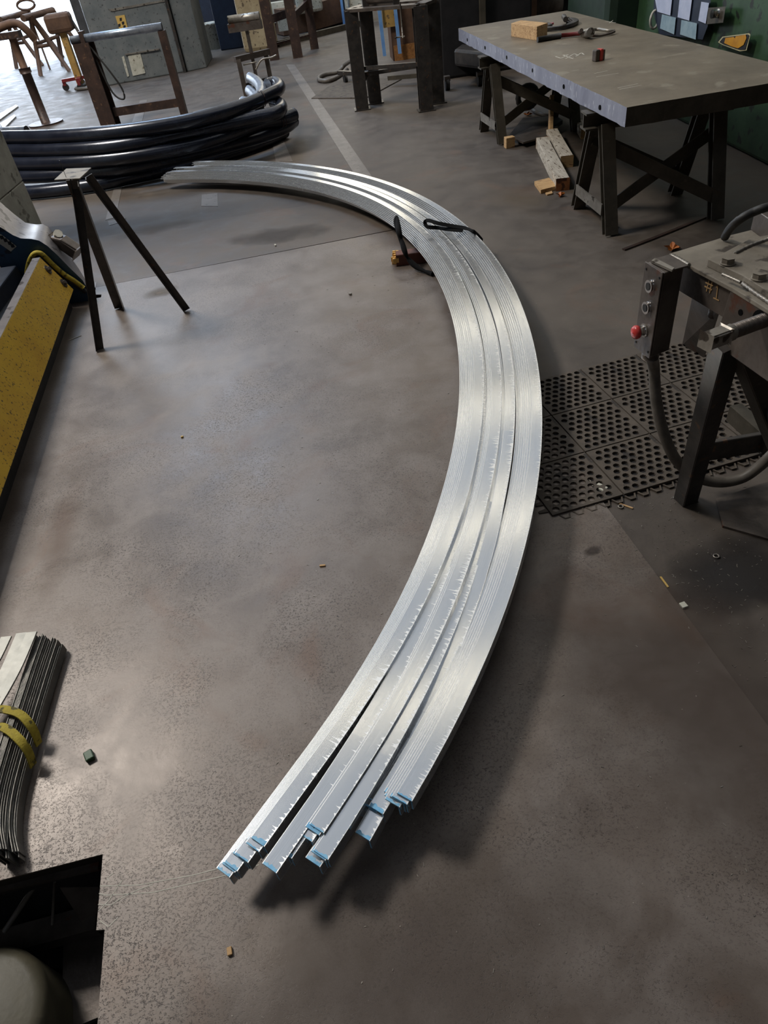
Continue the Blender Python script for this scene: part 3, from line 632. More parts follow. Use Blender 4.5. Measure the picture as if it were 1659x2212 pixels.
# ================================================================== BLACK PIPES
PR = 0.064
PIPES = [
 ([(-60, 300), (20, 297), (100, 296), (200, 290), (300, 279), (400, 263), (480, 243), (540, 224), (575, 208), (598, 196), (604, 186), (594, 179), (578, 183)], 0.50, 'black bent pipe on top of the pile, hooked end pointing left'),
 ([(-60, 328), (20, 326), (100, 325), (200, 320), (300, 308), (400, 288), (480, 270), (545, 256), (590, 246), (606, 237), (606, 226), (592, 221)], 0.39, 'black bent pipe second from the top of the pile'),
 ([(-60, 356), (20, 355), (100, 353), (200, 347), (300, 336), (400, 318), (480, 296), (560, 268), (610, 256), (636, 247)], 0.285, 'black bent pipe third from the top of the pile, dark end at right'),
 ([(-60, 384), (20, 383), (100, 380), (200, 371), (300, 358), (400, 338), (480, 318), (560, 296), (612, 277), (634, 262)], 0.175, 'black bent pipe second from the bottom of the pile'),
 ([(-60, 420), (20, 418), (100, 413), (200, 400), (280, 384), (350, 369), (420, 352), (500, 330), (570, 306), (615, 284)], 0.065, 'black bent pipe lying on the floor in front of the pile'),
]
for pts, z, lab in PIPES:
    P_ = smoothpath(wp(pts, z), 6)
    r_ = thing('steel_pipe', lab, 'pipe', V((P_[len(P_) // 2].x, P_[len(P_) // 2].y, z - PR)), 'black bent pipes piled behind the tripod')
    MB().tube(P_, PR, 16, capmi=1).build('pipe_body', [PIPE, PIPEIN], r_)
for pts, z, lab in (([(541, 168), (556, 178), (565, 192), (562, 206), (548, 218), (500, 236), (420, 256)], 0.47, 'bright bent pipe end rising behind the pile, highest of the ends'),
                    ([(539, 196), (550, 206), (554, 216), (540, 226), (480, 246)], 0.36, 'short bright pipe end just under the highest bent end'),
                    ([(526, 220), (545, 226), (560, 232)], 0.30, 'lowest bright pipe end poking out left of the bent ends')):
    P_ = smoothpath(wp(pts, z), 6)
    r_ = thing('steel_pipe', lab, 'pipe', V((P_[0].x, P_[0].y, z - PR)), 'black bent pipes piled behind the tripod')
    MB().tube(P_, PR * 0.92, 16, capmi=1).build('pipe_body', [PIPEIN, DARK], r_)
for (x, y), z, lab in (((562, 214), 0.50, 'rusty wire tie round the topmost pipe'), ((607, 258), 0.285, 'rusty wire tie round the third pipe from the top')):
    c_ = at(x, y, z); ax_ = V((0.9, 0.4, 0)).normalized(); sd = V((-ax_.y, ax_.x, 0)); mb = MB()
    for q_ in (0, 0.03):
        mb.tube([c_ + ax_ * q_ + sd * math.cos(t) * (PR + .006) + V((0, 0, math.sin(t) * (PR + .006))) for t in [2 * PI * k / 20 for k in range(21)]], 0.004, 6)
    mb.build('wire_tie', DARKBRN, **T(lab, 'wire tie'))
a, b = at(-30, 286, 0.06), at(58, 281, 0.06)
MB().cyl(a, b, 0.055, 16, capmi=1).build('short_pipe', [PIPEIN, DARK], **T('short bright pipe offcut beside the blockwork pillar', 'pipe'))
MB().prism(wp([(-10, 250), (34, 226), (39, 229), (-6, 262)], 0.02), 0.0, 0.02).build('steel_flat', FLATB, **T('short bright steel flat by the left picture edge, farther one', 'steel flat'))
MB().prism(wp([(0, 266), (31, 247), (34, 251), (7, 278)], 0.02), 0.0, 0.02).build('steel_flat', FLATB, **T('short bright steel flat by the short pipe, nearer one', 'steel flat'))

# ================================================================== SLAB TABLE
ZT = 0.80; TH = 0.105
c1 = at(1354, 232, ZT); c2 = at(990, 61, ZT); c3 = at(1213, 20, ZT)
ey = (c2 - c1).normalized(); ex = V((ey.y, -ey.x, 0)); wd_ = (c3 - c2).dot(ex); ln_ = (c2 - c1).length
c4 = c1 + ex * wd_; c3 = c2 + ex * wd_
tab = thing('welding_table', 'thick steel slab table on two trestles', 'table', V(((c1.x + c3.x) / 2, (c1.y + c3.y) / 2, 0)))
# slab, slightly uneven flame-cut edge
mb = MB(); edge = []
def jit(a, b, n, k=0.003):
    return [a + (b - a) * i / n + V((random.uniform(-k, k), random.uniform(-k, k), 0)) for i in range(n)]
loop = jit(c1, c4, 20) + jit(c4, c3, 20) + jit(c3, c2, 20) + jit(c2, c1, 70)
n_ = len(loop); tv = [V((p.x, p.y, ZT)) for p in loop]; bv = [V((p.x, p.y, ZT - TH + random.uniform(0, .004))) for p in loop]
mb.add(tv, [list(range(n_))], 0)
mb.add(bv, [list(range(n_))[::-1]], 2)
mb.add(bv + tv, [[i, (i + 1) % n_, n_ + (i + 1) % n_, n_ + i] for i in range(n_)], [1 if i >= 60 else 2 for i in range(n_)])
mb.build('slab', [TABTOP, TABSIDE, OLIVE], tab)
for x, y in ((1010, 86), (1048, 103), (1095, 124), (1151, 152), (1218, 187), (1296, 232)):
    d = ray(x, y); t = (c1 - V((0, 0, CAMZ))).dot(ex) / d.dot(ex); p = V((0, 0, CAMZ)) + d * t
    MB().cyl(p - ex * 0.0045, p + ex * 0.03, 0.0135, 14).build('bolt_hole', HOLE, tab)
def stroke(pts, z, w=0.004, mt=CHALK, nm='chalk_mark', par=None, **k):
    P_ = wp(pts, z); mb = MB()
    for i in range(len(P_) - 1):
        d = (P_[i + 1] - P_[i]).normalized(); s_ = V((-d.y, d.x, 0)) * w / 2
        mb.hexa([P_[i] - s_, P_[i + 1] - s_, P_[i + 1] + s_, P_[i] + s_], [q + V((0, 0, .0006)) for q in (P_[i] - s_, P_[i + 1] - s_, P_[i + 1] + s_, P_[i] + s_)])
    return mb.build(nm, mt, par, **k)
for pts in ([(1200, 122), (1212, 126), (1228, 118), (1216, 119), (1238, 127)], [(1222, 127), (1240, 116), (1250, 119), (1240, 124), (1256, 114), (1262, 118)],
            [(1288, 166), (1336, 158)], [(1284, 159), (1312, 153)], [(1334, 190), (1378, 181)], [(1338, 193), (1386, 184)], [(1308, 46), (1330, 49)], [(1316, 50), (1324, 44)]):
    stroke(pts, ZT, 0.008 if pts[0][0] < 1260 else 0.005, par=tab)
# trestles
ZB = ZT - TH
def trestle(fl, fr, bl, br, tl_, label):
    """feet: front-left, front-right, back-left, back-right"""
    r = thing('trestle', label, 'trestle', (fl + fr + bl + br) / 4)
    ly = (fl.y + bl.y) / 2
    mid_l = (fl + bl) / 2; mid_r = (fr + br) / 2; axis = (mid_r - mid_l).normalized()
    hl = V((mid_l.x, mid_l.y, ZB - 0.10)); hr = V((mid_r.x, mid_r.y, ZB - 0.10))
    MB().hbeam(hl - axis * 0.12 + V((0, 0, 0.045)), hr + axis * 0.12 + V((0, 0, 0.045)), 0.12, 0.10, 0.012, V((0, 0, 1))).build('head_beam', OLIVE, r)
    for f_, h_, sgn in ((fl, hl, -1), (bl, hl, 1), (fr, hr, -1), (br, hr, 1)):
        off = V((0, 0.09 * sgn, 0))
        MB().hbeam(V((f_.x, f_.y, 0)), h_ + off + V((0, 0, 0.03)), 0.085, 0.07, 0.010, V((0, 1, 0))).build('leg', OLIVE, r)
    for h_, a_, b_ in ((hl, fl, bl), (hr, fr, br)):
        p_, q_ = a_.lerp(h_, 0.22), b_.lerp(h_, 0.22)
        p_.z = q_.z = 0.15; MB().beam(p_ + V((-.045, 0, 0)), q_ + V((-.045, 0, 0)), 0.01, 0.07).build('tie_bar', WORN, r, label='bright flat tie bar')
    f1, f2 = fl.lerp(hl, 0.85), fr.lerp(hr, 0.22)
    MB().beam(f1 + V((0, -.05, 0)), f2 + V((0, -.05, 0)), 0.008, 0.08).build('brace', OLIVE, r)
    f1, f2 = fr.lerp(hr, 0.8), fl.lerp(hl, 0.25)
    MB().beam(f1 + V((0, 0.0, 0)), f2 + V((0, 0.0, 0)), 0.008, 0.08).build('brace', OLIVE, r)
    f1, f2 = bl.lerp(hl, 0.85), br.lerp(hr, 0.22)
    MB().beam(f1 + V((0, .05, 0)), f2 + V((0, .05, 0)), 0.008, 0.08).build('brace', OLIVE, r)
    return r
trestle(at(1318, 508), at(1545, 474), at(1248, 448), at(1457, 418), None, 'dark H-section trestle with crossed braces under the near end of the slab')
fa, fb_ = at(1085, 312), at(1045, 283)
trestle(fa, fa + ex * 0.72, fb_, fb_ + ex * 0.72, None, 'dark H-section trestle under the far end of the slab')

# things on the table
def tz_(x, y, dz=0): return at(x, y, ZT + dz)
a = tz_(1105, 78); b_ = tz_(1158, 88)
MB().prism([tz_(1104, 79), tz_(1159, 88), tz_(1182, 79), tz_(1125, 72)], ZT, ZT + 0.10).build('wood_block', WOOD, bev=0.003, **T('square-cut pale wood block lying on the slab table', 'wood block'))
cl = thing('c_clamp', 'black cast C-clamp lying on the slab table behind the wood block', 'clamp', tz_(1200, 60))
MB().sweep(smoothpath([tz_(1180, 62, .02), tz_(1205, 60, .02), tz_(1228, 55, .02), tz_(1243, 48, .02), tz_(1238, 43, .02), tz_(1226, 43, .02)], 5), [(-.028, -.014), (-.028, .014), (.028, .014), (.028, -.014)]).build('frame', BLACKST, cl, bev=0.006)
MB().cyl(tz_(1236, 50, .02), tz_(1216, 37, .06), 0.013, 10).build('screw', BLACKST, cl)
MB().cyl(tz_(1218, 36, .05), tz_(1222, 42, .08), 0.022, 10).build('swivel_pad', BLACKST, cl)
cl = thing('c_clamp', 'small dark C-clamp on the slab table beside the wood block', 'clamp', tz_(1172, 62))
MB().tube(smoothpath([tz_(1160, 55, .02), tz_(1175, 52, .03), tz_(1190, 55, .02), tz_(1178, 60, .02)], 4), 0.016, 8).build('frame', BLACKST, cl)
MB().cyl(tz_(1166, 57, .02), tz_(1196, 50, .03), 0.010, 8).build('screw', REDH, cl)
tl2 = thing('bar_tool', 'long tool with black and red handle on the slab table', 'tool', tz_(1230, 78))
MB().cyl(tz_(1161, 86, .02), tz_(1211, 77, .02), 0.021, 12).build('grip', RUBBER, tl2)
MB().cyl(tz_(1211, 77, .02), tz_(1263, 71, .02), 0.016, 12).build('handle', REDH, tl2)
MB().cyl(tz_(1262, 74, .015), tz_(1276, 70, .05), 0.034, 12).build('head', WORN, tl2)
MB().tube(smoothpath([tz_(1270, 66, .04), tz_(1290, 63, .03), tz_(1312, 66, .03), tz_(1328, 67, .02)], 4), 0.013, 8).build('jaw', WORN, tl2)
MB().tube(smoothpath([tz_(1272, 77, .02), tz_(1295, 77, .01), tz_(1318, 72, .015), tz_(1328, 68, .02)], 4), 0.009, 8).build('jaw', GUN, tl2)
MB().cyl(tz_(1252, 69, .03), tz_(1256, 66, .06), 0.016, 10).build('pivot', GUN, tl2)
tm = thing('tape_measure', 'grey tape measure with a red band on the slab table', 'tape measure', tz_(1288, 130))
p = tz_(1289, 132); 
MB().box(p + V((-.008, 0, .036)), (0.036, 0.05, 0.072), 0.3).build('case', GUN, tm, bev=0.008)
MB().box(p + V((.022, 0.006, .036)), (0.026, 0.052, 0.074), 0.3).build('band', RED, tm, bev=0.006)
MB().box(p + V((.042, 0.012, .034)), (0.016, 0.048, 0.066), 0.3).build('clip', GUN, tm, bev=0.005)

# ------------------------------------------------ things under and round the table
def timber(a, b, w, h, mt, em, lab, z=0.0):
    a = at(*a, z); b = at(*b, z); return block('timber', [a, b], w, h, mt, lab, em, 'timber')
timber((1170, 320), (1215, 412), 0.10, 0.09, WOODG, WOODE, 'long weathered square timber on the floor, nearer of the pair')
timber((1250, 278), (1264, 300), 0.08, 0.08, WOODG, WOOD, 'short weathered timber end beside the near trestle leg')
timber((1192, 302), (1224, 362), 0.10, 0.09, WOODG, WOOD, 'shorter weathered timber lying against the long one')
a = at(1189, 294); MB().beam(a + V((0, 0, .02)), V((a.x + 0.07, a.y + 0.25, 0.27)), 0.07, 0.035, V((1, 0, 0))).build('timber', WOOD, bev=.003, **T('narrow brown timber leaning upright behind the floor timbers', 'timber'))
MB().box(at(1102, 320) + V((0, 0.03, 0.045)), (0.085, 0.07, 0.09), 0.1).build('wood_cube', WOOD, bev=0.003, **T('small wood cube on the floor by the far trestle leg', 'wood block'))
MB().prism(wp([(1154, 400), (1186, 392), (1203, 410), (1168, 419)], 0), 0, 0.03).build('wood_offcut', WOOD, bev=0.002, **T('flat wedge-shaped wood offcut on the floor by the timbers', 'wood offcut'))
MB().prism(wp([(1178, 419), (1192, 415), (1194, 420), (1182, 423)], 0), 0, 0.01).build('wood_chip', WOOD, **T('pale wood chip in front of the wedge offcut', 'wood chip'))
def leaf(x, y, r, lab, z=0.0, rot=0.0):
    c_ = at(x, y, z); mb = MB(); pts = []
    for k in range(20):
        a_ = 2 * PI * k / 20 + rot; rr = r * (1.0 if k % 4 == 0 else 0.72 if k % 2 else 0.45); pts.append(c_ + V((rr * math.cos(a_), rr * math.sin(a_), 0.006 + 0.5 * r * abs(math.sin(a_ * 1.5)))))
    mb.add([c_ + V((0, 0, 0.004))] + pts, [[0, 1 + k, 1 + (k + 1) % 20] for k in range(20)])
    mb.add([c_ + V((0, 0, 0.003))] + [p - V((0, 0, .0015)) for p in pts], [[0, 1 + (k + 1) % 20, 1 + k] for k in range(20)])
    mb.build('dry_leaf', LEAF, **T(lab, 'leaf'))
leaf(1452, 540, 0.055, 'curled orange-brown dry leaf on the floor behind the button box')
leaf(1211, 424, 0.04, 'crumpled brown leaf at the end of the long timber', rot=.4)
leaf(1140, 250, 0.05, 'dry leaf on the floor under the slab table', rot=.9)
MB().prism(wp([(1100, 300), (1130, 262), (1200, 258), (1215, 268), (1180, 290), (1120, 312)], 0), 0, 0.035).build('scrap_sheet', DARK, **T('dark scrap sheet pile on the floor under the slab table', 'scrap'))
MB().prism(wp([(1105, 308), (1150, 285), (1205, 285), (1185, 305), (1130, 320)], 0), 0.035, 0.05).build('scrap_sheet', GUN, **T('upper dark scrap sheet lying on the scrap pile', 'scrap'))
MB().tube(smoothpath(wp([(1172, 208), (1148, 222), (1152, 238), (1175, 248), (1192, 250)], 0.02), 5), 0.018, 8).build('hose', HOSEM, **T('grey hose curving on the floor beyond the table trestle', 'hose'))
MB().sweep([at(1347, 539, .006), at(1400, 519, .006), at(1455, 497, .006), at(1530, 466, .006)], [(-.012, -.004), (-.012, .004), (.012, .004), (.012, -.004)]).build('steel_rod', DARKBRN, **T('thin rusty rod on the floor in front of the near trestle', 'rod'))

# ================================================================== RUBBER MAT
mo = at(1150 + 130 / 3.159, 420 + 1525 / 3.159); mt_ = math.radians(-10.59); mx_ = V((math.cos(mt_), -math.sin(mt_), 0)); my_ = V((math.sin(mt_), math.cos(mt_), 0)); CELL = 0.3015
mat_root = thing('drainage_mat', 'black rubber drainage mat with round holes, under the small machine', 'mat', mo)
NX, NY, HZ = 7, 8, 0.014
mb = MB(); px_, py_ = (CELL - 0.022) / (NX + 0.5), (CELL - 0.022) / NY
def P_loc(x, y): return mo + mx_ * x + my_ * y
for j in range(NY):
    for i in range(NX):
        cx = 0.011 + (i + 0.5 + (0.5 if j % 2 else 0.0)) * px_; cy = 0.011 + (j + 0.5) * py_; rh = min(px_, py_) * 0.41
        inn_, out_ = [], []
        for k in range(8):
            a_ = PI / 8 + k * PI / 4; inn_.append((cx + rh * math.cos(a_), cy + rh * math.sin(a_)))
            sq = 1 / max(abs(math.cos(a_)), abs(math.sin(a_))); out_.append((cx + px_ / 2 * math.cos(a_) * sq, cy + py_ / 2 * math.sin(a_) * sq))
        for (a0, b0) in (((cx - px_ / 2, cy - py_ / 2), 5), ((cx + px_ / 2, cy - py_ / 2), 7), ((cx + px_ / 2, cy + py_ / 2), 1), ((cx - px_ / 2, cy + py_ / 2), 3)): pass
        vs = [P_loc(x, y) + V((0, 0, HZ)) for x, y in inn_ + out_] + [P_loc(x, y) for x, y in inn_]
        fs = [[k, (k + 1) % 8, 8 + (k + 1) % 8, 8 + k][::-1] for k in range(8)] + [[16 + k, 16 + (k + 1) % 8, (k + 1) % 8, k][::-1] for k in range(8)]
        mb.add(vs, fs)
        cs = [(cx - px_ / 2, cy - py_ / 2), (cx + px_ / 2, cy - py_ / 2), (cx + px_ / 2, cy + py_ / 2), (cx - px_ / 2, cy + py_ / 2)]
        mb.add([P_loc(x, y) + V((0, 0, HZ)) for x, y in cs] + [P_loc(x, y) + V((0, 0, HZ)) for x, y in out_], [[0, 8 + 1 - 8 + 8, 8][:0] or [0, 4 + 4, 4 + 5], [1, 4 + 6, 4 + 7], [2, 4 + 0, 4 + 1], [3, 4 + 2, 4 + 3]])
def frame_bar(x0, y0, x1, y1, z1): mb.hexa([P_loc(x0, y0), P_loc(x1, y0), P_loc(x1, y1), P_loc(x0, y1)], [P_loc(x0, y0) + V((0, 0, z1)), P_loc(x1, y0) + V((0, 0, z1)), P_loc(x1, y1) + V((0, 0, z1)), P_loc(x0, y1) + V((0, 0, z1))])
e_ = 0.003
frame_bar(e_, e_, CELL - e_, 0.011, HZ); frame_bar(e_, CELL - 0.011, CELL - e_, CELL - e_, HZ)
frame_bar(e_, 0.011, 0.011, CELL - 0.011, HZ); frame_bar(CELL - 0.011, 0.011, CELL - e_, CELL - 0.011, HZ)
for j in range(NY):
    y0, y1 = 0.011 + j * py_, 0.011 + (j + 1) * py_
    if j % 2: frame_bar(0.011, y0, 0.011 + px_ / 2, y1, HZ)
    else: frame_bar(CELL - 0.011 - px_ / 2, y0, CELL - 0.011, y1, HZ)
t0 = mb.build('mat_tile', MATR, mat_root)
for i in range(-1, 6):
    for j in range(-2, 1):
        if (i, j) == (0, 0): continue
        c_ = t0.copy(); C.objects.link(c_); c_.parent = mat_root; c_.location = mx_ * (i * CELL) + my_ * (j * CELL)
MB().hexa([P_loc(-CELL, -2 * CELL), P_loc(6 * CELL, -2 * CELL), P_loc(6 * CELL, CELL), P_loc(-CELL, CELL)], [P_loc(-CELL, -2 * CELL) + V((0, 0, .004)), P_loc(6 * CELL, -2 * CELL) + V((0, 0, .004)), P_loc(6 * CELL, CELL) + V((0, 0, .004)), P_loc(-CELL, CELL) + V((0, 0, .004))]).build('mat_web', DARK, mat_root, label='thin web at the bottom of the mat holes')
for k in range(14):
    yy = -2 * CELL + 0.03 + k * 0.043
    MB().hexa([P_loc(-CELL + x, y) for x, y in ((0, yy), (-.035, yy + .006), (-.035, yy + .016), (0, yy + .022))], [P_loc(-CELL + x, y) + V((0, 0, .010)) for x, y in ((0, yy), (-.035, yy + .006), (-.035, yy + .016), (0, yy + .022))]).build('mat_tooth', MATR, mat_root)
for k in range(30):
    xx = -CELL + 0.03 + k * 0.055
    MB().sweep([P_loc(xx, -2 * CELL) + V((0, 0, .004)), P_loc(xx + .012, -2 * CELL - .026) + V((0, 0, .004)), P_loc(xx + .03, -2 * CELL - .026) + V((0, 0, .004)), P_loc(xx + .042, -2 * CELL) + V((0, 0, .004))], [(-.003, -.004), (-.003, .004), (.003, .004), (.003, -.004)]).build('mat_tooth', MATR, mat_root)

# ================================================================== SMALL BENDING MACHINE (right)
ZM = 0.95
mc = thing('bending_machine', 'grimy steel bending machine marked with a number one on A-frame legs', 'machine', at(1600, 1000, 0))
def mz(L, z=ZM): return wp(L, z)
tpts = mz([(1445, 548), (1576, 508), (1636, 493), (1760, 470), (1760, 730), (1583, 622), (1490, 573)])
MB().prism(tpts, ZM - 0.012, ZM).build('top_plate', DUSTY, mc, bev=0.002)
e1, e2 = at(1490, 574, ZM - .012), at(1600, 634, ZM - .012)
MB().hexa([e1 + V((0, 0, -.085)), e2 + V((0, 0, -.085)), e2 + V((.0, .014, -.085)), e1 + V((.0, .014, -.085))], [e1, e2, e2 + V((0, .014, 0)), e1 + V((0, .014, 0))]).build('front_web', GUN, mc)
e0 = at(1446, 549, ZM - .012)
MB().hexa([e1 + V((0, 0, -.085)), e1 + V((.014, .0, -.085)), e0 + V((.014, 0, -.085)), e0 + V((0, 0, -.085))], [e1, e1 + V((.014, 0, 0)), e0 + V((.014, 0, 0)), e0]).build('side_web', GUN, mc)
# second plate on top with bolts and weld bead
MB().prism(mz([(1526, 576), (1553, 566), (1620, 530), (1760, 505), (1760, 715), (1602, 613)], ZM), ZM, ZM + 0.022).build('die_plate', DUSTY, mc, bev=0.002)
MB().prism(mz([(1626, 474), (1760, 440), (1760, 500), (1662, 500)], ZM + .03), ZM + 0.0, ZM + 0.06).build('raised_plate', GUN, mc, bev=0.002)
for x, y in ((1571, 570), (1638, 603)):
    p = at(x, y, ZM + .022); MB().cyl(p, p + V((0, 0, .004)), 0.020, 16).cyl(p + V((0, 0, .004)), p + V((0, 0, .019)), 0.0185, 6, smooth=False).build('hex_bolt', DUSTY, mc, bev=0.0015)
def weld(pts, z, r=0.006):
    P_ = smoothpath([at(x, y, z) for x, y in pts], 10); MB().tube(P_, r, 6, scales=[0.75 + 0.5 * abs(math.sin(i * 1.3)) for i in range(len(P_))]).build('weld_bead', WORN, mc)
weld([(1450, 552), (1468, 561), (1488, 573)], ZM); weld([(1603, 612), (1630, 632), (1664, 655)], ZM + .004); weld([(1588, 548), (1620, 532), (1659, 518)], ZM + .022); weld([(1560, 592), (1585, 603), (1600, 610)], ZM + .022, .004)
# painted "#1"
_wn = (e2 - e1).cross(V((0, 0, 1))).normalized()
if _wn.dot(V((0, 0, CAMZ)) - e1) < 0: _wn = -_wn
def face_pt(x, y):
    d = ray(x, y); t = (e1 - V((0, 0, CAMZ))).dot(_wn) / d.dot(_wn); return V((0, 0, CAMZ)) + d * t + _wn * 0.0015
MARK = mat('number_paint', (150, 118, 76), (166, 134, 92), 0.7, 0, 30)
for a_, b_ in (((1533, 604), (1527, 629)), ((1540, 606), (1534, 633)), ((1525, 610), (1541, 617)), ((1523, 618), (1539, 626)), ((1552, 616), (1548, 646)), ((1542, 643), (1554, 649)), ((1552, 616), (1548, 621))):
    p_, q_ = face_pt(*a_), face_pt(*b_)
    MB().beam(p_, q_, 0.0032, 0.001, _wn).build('painted_mark', MARK, mc, label='painted #1')
# gusset with screw
g1, g2 = at(1584, 622, ZM - .005), at(1760, 726, ZM - .005); nrm = (g2 - g1).cross(V((0, 0, 1))).normalized(); nrm = -nrm if nrm.dot(V((0, 0, CAMZ)) - g1) < 0 else nrm
o1 = nrm * .006; lo = V((0, 0, -.17)); sh = (g1 - g2).normalized() * 0.02
MB().hexa([g1 + o1 + lo + sh, g2 + o1 + lo, g2 - o1 * 3 + lo, g1 - o1 * 3 + lo + sh], [g1 + o1, g2 + o1, g2 - o1 * 3, g1 - o1 * 3]).build('gusset', GUN, mc, bev=0.002)
def gp(x, y): d = ray(x, y); t = (g1 + o1 - V((0, 0, CAMZ))).dot(nrm) / d.dot(nrm); return V((0, 0, CAMZ)) + d * t
p = gp(1600, 675); MB().cyl(p - nrm * .01, p + nrm * .0015, 0.0085, 14).build('bolt_hole', HOLE, mc)
p = gp(1640, 690); MB().cyl(p - nrm * .02, p + nrm * .0015, 0.024, 18).build('bolt_hole', HOLE, mc)
MB().prism(wp([(1583, 742), (1760, 850), (1760, 760), (1620, 700)], 0.76), 0.75, 0.76).build('lower_flange', GUN, mc)
s1 = gp(1650, 692); s0 = at(1524, 738, s1.z); sv = (s1 - s0).normalized(); print('screw', s0, s1, (s1 - s0).length, nrm)
s1 = s1 + sv * 0.05
scr = MB(); N_ = 150; Ls = (s1 - s0).length
path = [s0 + sv * (0.075 + (Ls - .075) * i / N_) for i in range(N_ + 1)]
scr.tube(path, 0.0175, 12, scales=[1.0 + 0.11 * math.sin(i * 2 * PI / 4.3) for i in range(N_ + 1)]); scr.build('threaded_rod', GUN, mc, label='threaded steel rod')
MB().sweep([s0, s0 + sv * 0.062], [(-.019, -.019), (-.019, .019), (.019, .019), (.019, -.019)]).build('square_end', WORN, mc, bev=0.004)
MB().tube([s0 + sv * x for x in (.058, .064, .072, .080, .086)], 0.02, 12, scales=[.9, 1.12, 1.0, 1.1, .92]).build('weld_bead', WORN, mc)
# legs and stretcher
hL = at(1575, 735, 0.80)
def leg(a, b, w, nm='leg'): MB().hbeam(a, b, w, 0.07, 0.010, V((0.2, -1, 0))).build(nm, BLACKST, mc)
MB().beam(at(1481, 1080, 0), V((hL.x - .005, hL.y, 0.80)), 0.065, 0.06, V((.2, -1, 0))).build('leg', BLACKST, mc, bev=0.003)
MB().beam(at(1745, 1110, 0), V((hL.x + .03, hL.y, 0.80)), 0.065, 0.06, V((.2, -1, 0))).build('leg', OLIVE, mc, bev=0.003)
MB().beam(at(1494, 980, 0.17), at(1700, 945, 0.17), 0.02, 0.085).build('stretcher', BLACKST, mc, bev=0.002)
MB().beam(at(1585, 890, 0.17), at(1665, 960, 0.17), 0.05, 0.07).build('stretcher', OLIVE, mc)
hp_ = [at(x, y, z) for x, y, z in ((1499, 622, .86), (1473, 745, .42), (1520, 773, .42), (1553, 672, .86))]
nn_ = V((0.02, 0.025, 0)); MB().hexa(hp_, [p + nn_ for p in hp_]).build('hanging_plate', GUN, mc, bev=0.002)
MB().cyl(at(1545, 655, .86), at(1540, 680, .80), 0.014, 10).build('stud', GUN, mc)
for x, y in ((1480, 743), (1508, 760)):
    p = at(x, y, .435); MB().cyl(p + V((.004, .004, 0)), p - V((.004, .006, 0)), 0.006, 10).build('bolt_hole', HOLE, mc)
MB().cyl(at(1500, 573, ZM - .01), at(1500, 573, ZM - .012), 0.01, 6).build('stud', GUN, mc)
MB().hexa(wp([(1640, 760), (1760, 760), (1760, 1010), (1668, 985)], 0.5), wp([(1640, 760), (1760, 760), (1760, 1010), (1668, 985)], 0.56)).build('motor_cover', DARK, mc)
# steel foot plate under the near leg
MB().prism(wp([(1545, 1082), (1700, 1030), (1700, 1180), (1560, 1140)], 0), 0, 0.01).build('foot_plate', GUN, mc)
# button box on its bracket
bx = thing('button_box', 'steel push-button box with two black buttons and a red stop button', 'control box', at(1410, 737, 0))
A_, B_, C_ = at(1399, 566, ZM), at(1435, 590, ZM), at(1478, 575, ZM)
hb = 0.265; D_ = A_ + (C_ - B_)
mb = MB().hexa([p - V((0, 0, hb)) for p in (A_, B_, C_, D_)], [A_, B_, C_, D_]); mb.build('housing', GUN, bx, bev=0.004)
fn = (B_ - A_).cross(V((0, 0, 1))).normalized(); fn = -fn if fn.y > 0 else fn; fx_ = (B_ - A_).normalized(); fw_ = (B_ - A_).length
def fp(u, v): return A_ + fx_ * (u * fw_) - V((0, 0, v * hb)) + fn * 0.003
MB().hexa([fp(-.03, 1.01), fp(1.03, 1.01), fp(1.03, 1.01) + fn * .004, fp(-.03, 1.01) + fn * .004], [fp(-.03, -.01), fp(1.03, -.01), fp(1.03, -.01) + fn * .004, fp(-.03, -.01) + fn * .004]).build('cover_plate', GUN, bx, bev=0.002)
for v in (0.20, 0.45):
    c_ = fp(.5, v) + fn * .003
    MB().cyl(c_, c_ + fn * .010, 0.0165, 20).build('button_ring', CHROME, bx, label='chrome button ring', bev=0.002)
    MB().cyl(c_ + fn * .004, c_ + fn * .0115, 0.0115, 18).build('button', RUBBER, bx, label='black push button')
c_ = fp(.5, .73) + fn * .003
MB().cyl(c_, c_ + fn * .004, 0.021, 20).build('button_ring', WORN, bx)
MB().tube([c_ + fn * x for x in (.002, .008, .022)], 0.016, 16, scales=[1, 1, .95]).build('button_stem', CHROME, bx)
MB().tube([c_ + fn * x for x in (.020, .022, .030, .036, .039, .040)], 0.021, 20, scales=[.7, .96, 1.0, .85, .5, .02]).build('stop_button', RED, bx, label='red mushroom stop button')
for u, v in ((.1, .06), (.9, .06), (.1, .94), (.9, .94)):
    MB().cyl(fp(u, v) + fn * .003, fp(u, v) + fn * .006, 0.0035, 8).build('cover_screw', DARK, bx)
br_ = [at(x, y, ZM + .004) for x, y in ((1409, 560), (1456, 582), (1488, 573), (1447, 549))]
MB().hexa([p - V((0, 0, .005)) for p in br_], br_).build('bracket', GUN, bx, bev=0.001)
br2 = [at(x, y, ZM + .008) for x, y in ((1407, 563), (1452, 583), (1457, 578), (1415, 557))]
MB().hexa([p - V((0, 0, .006)) for p in br2], br2).build('bracket_lip', WORN, bx)
cb_ = (A_ + B_ + C_ + D_) / 4 - V((0, 0, hb))
cb2 = fp(.5, 1) - fn * .03
MB().cyl(cb2 + V((0, 0, 0)), cb2 - V((0, 0, .03)), 0.026, 12).build('gland', GUN, bx)
cp = smoothpath([cb2 - V((0, 0, .02)), at(1412, 790, .55), at(1417, 860, .43), at(1432, 930, .31), at(1458, 990, .20), at(1500, 1028, .12), at(1550, 1042, .09), at(1600, 1034, .10), at(1640, 1008, .15), at(1690, 960, .25)], 6)
MB().tube(cp, 0.0195, 12).build('conduit', HOSEM, bx, label='thick grey flexible conduit')
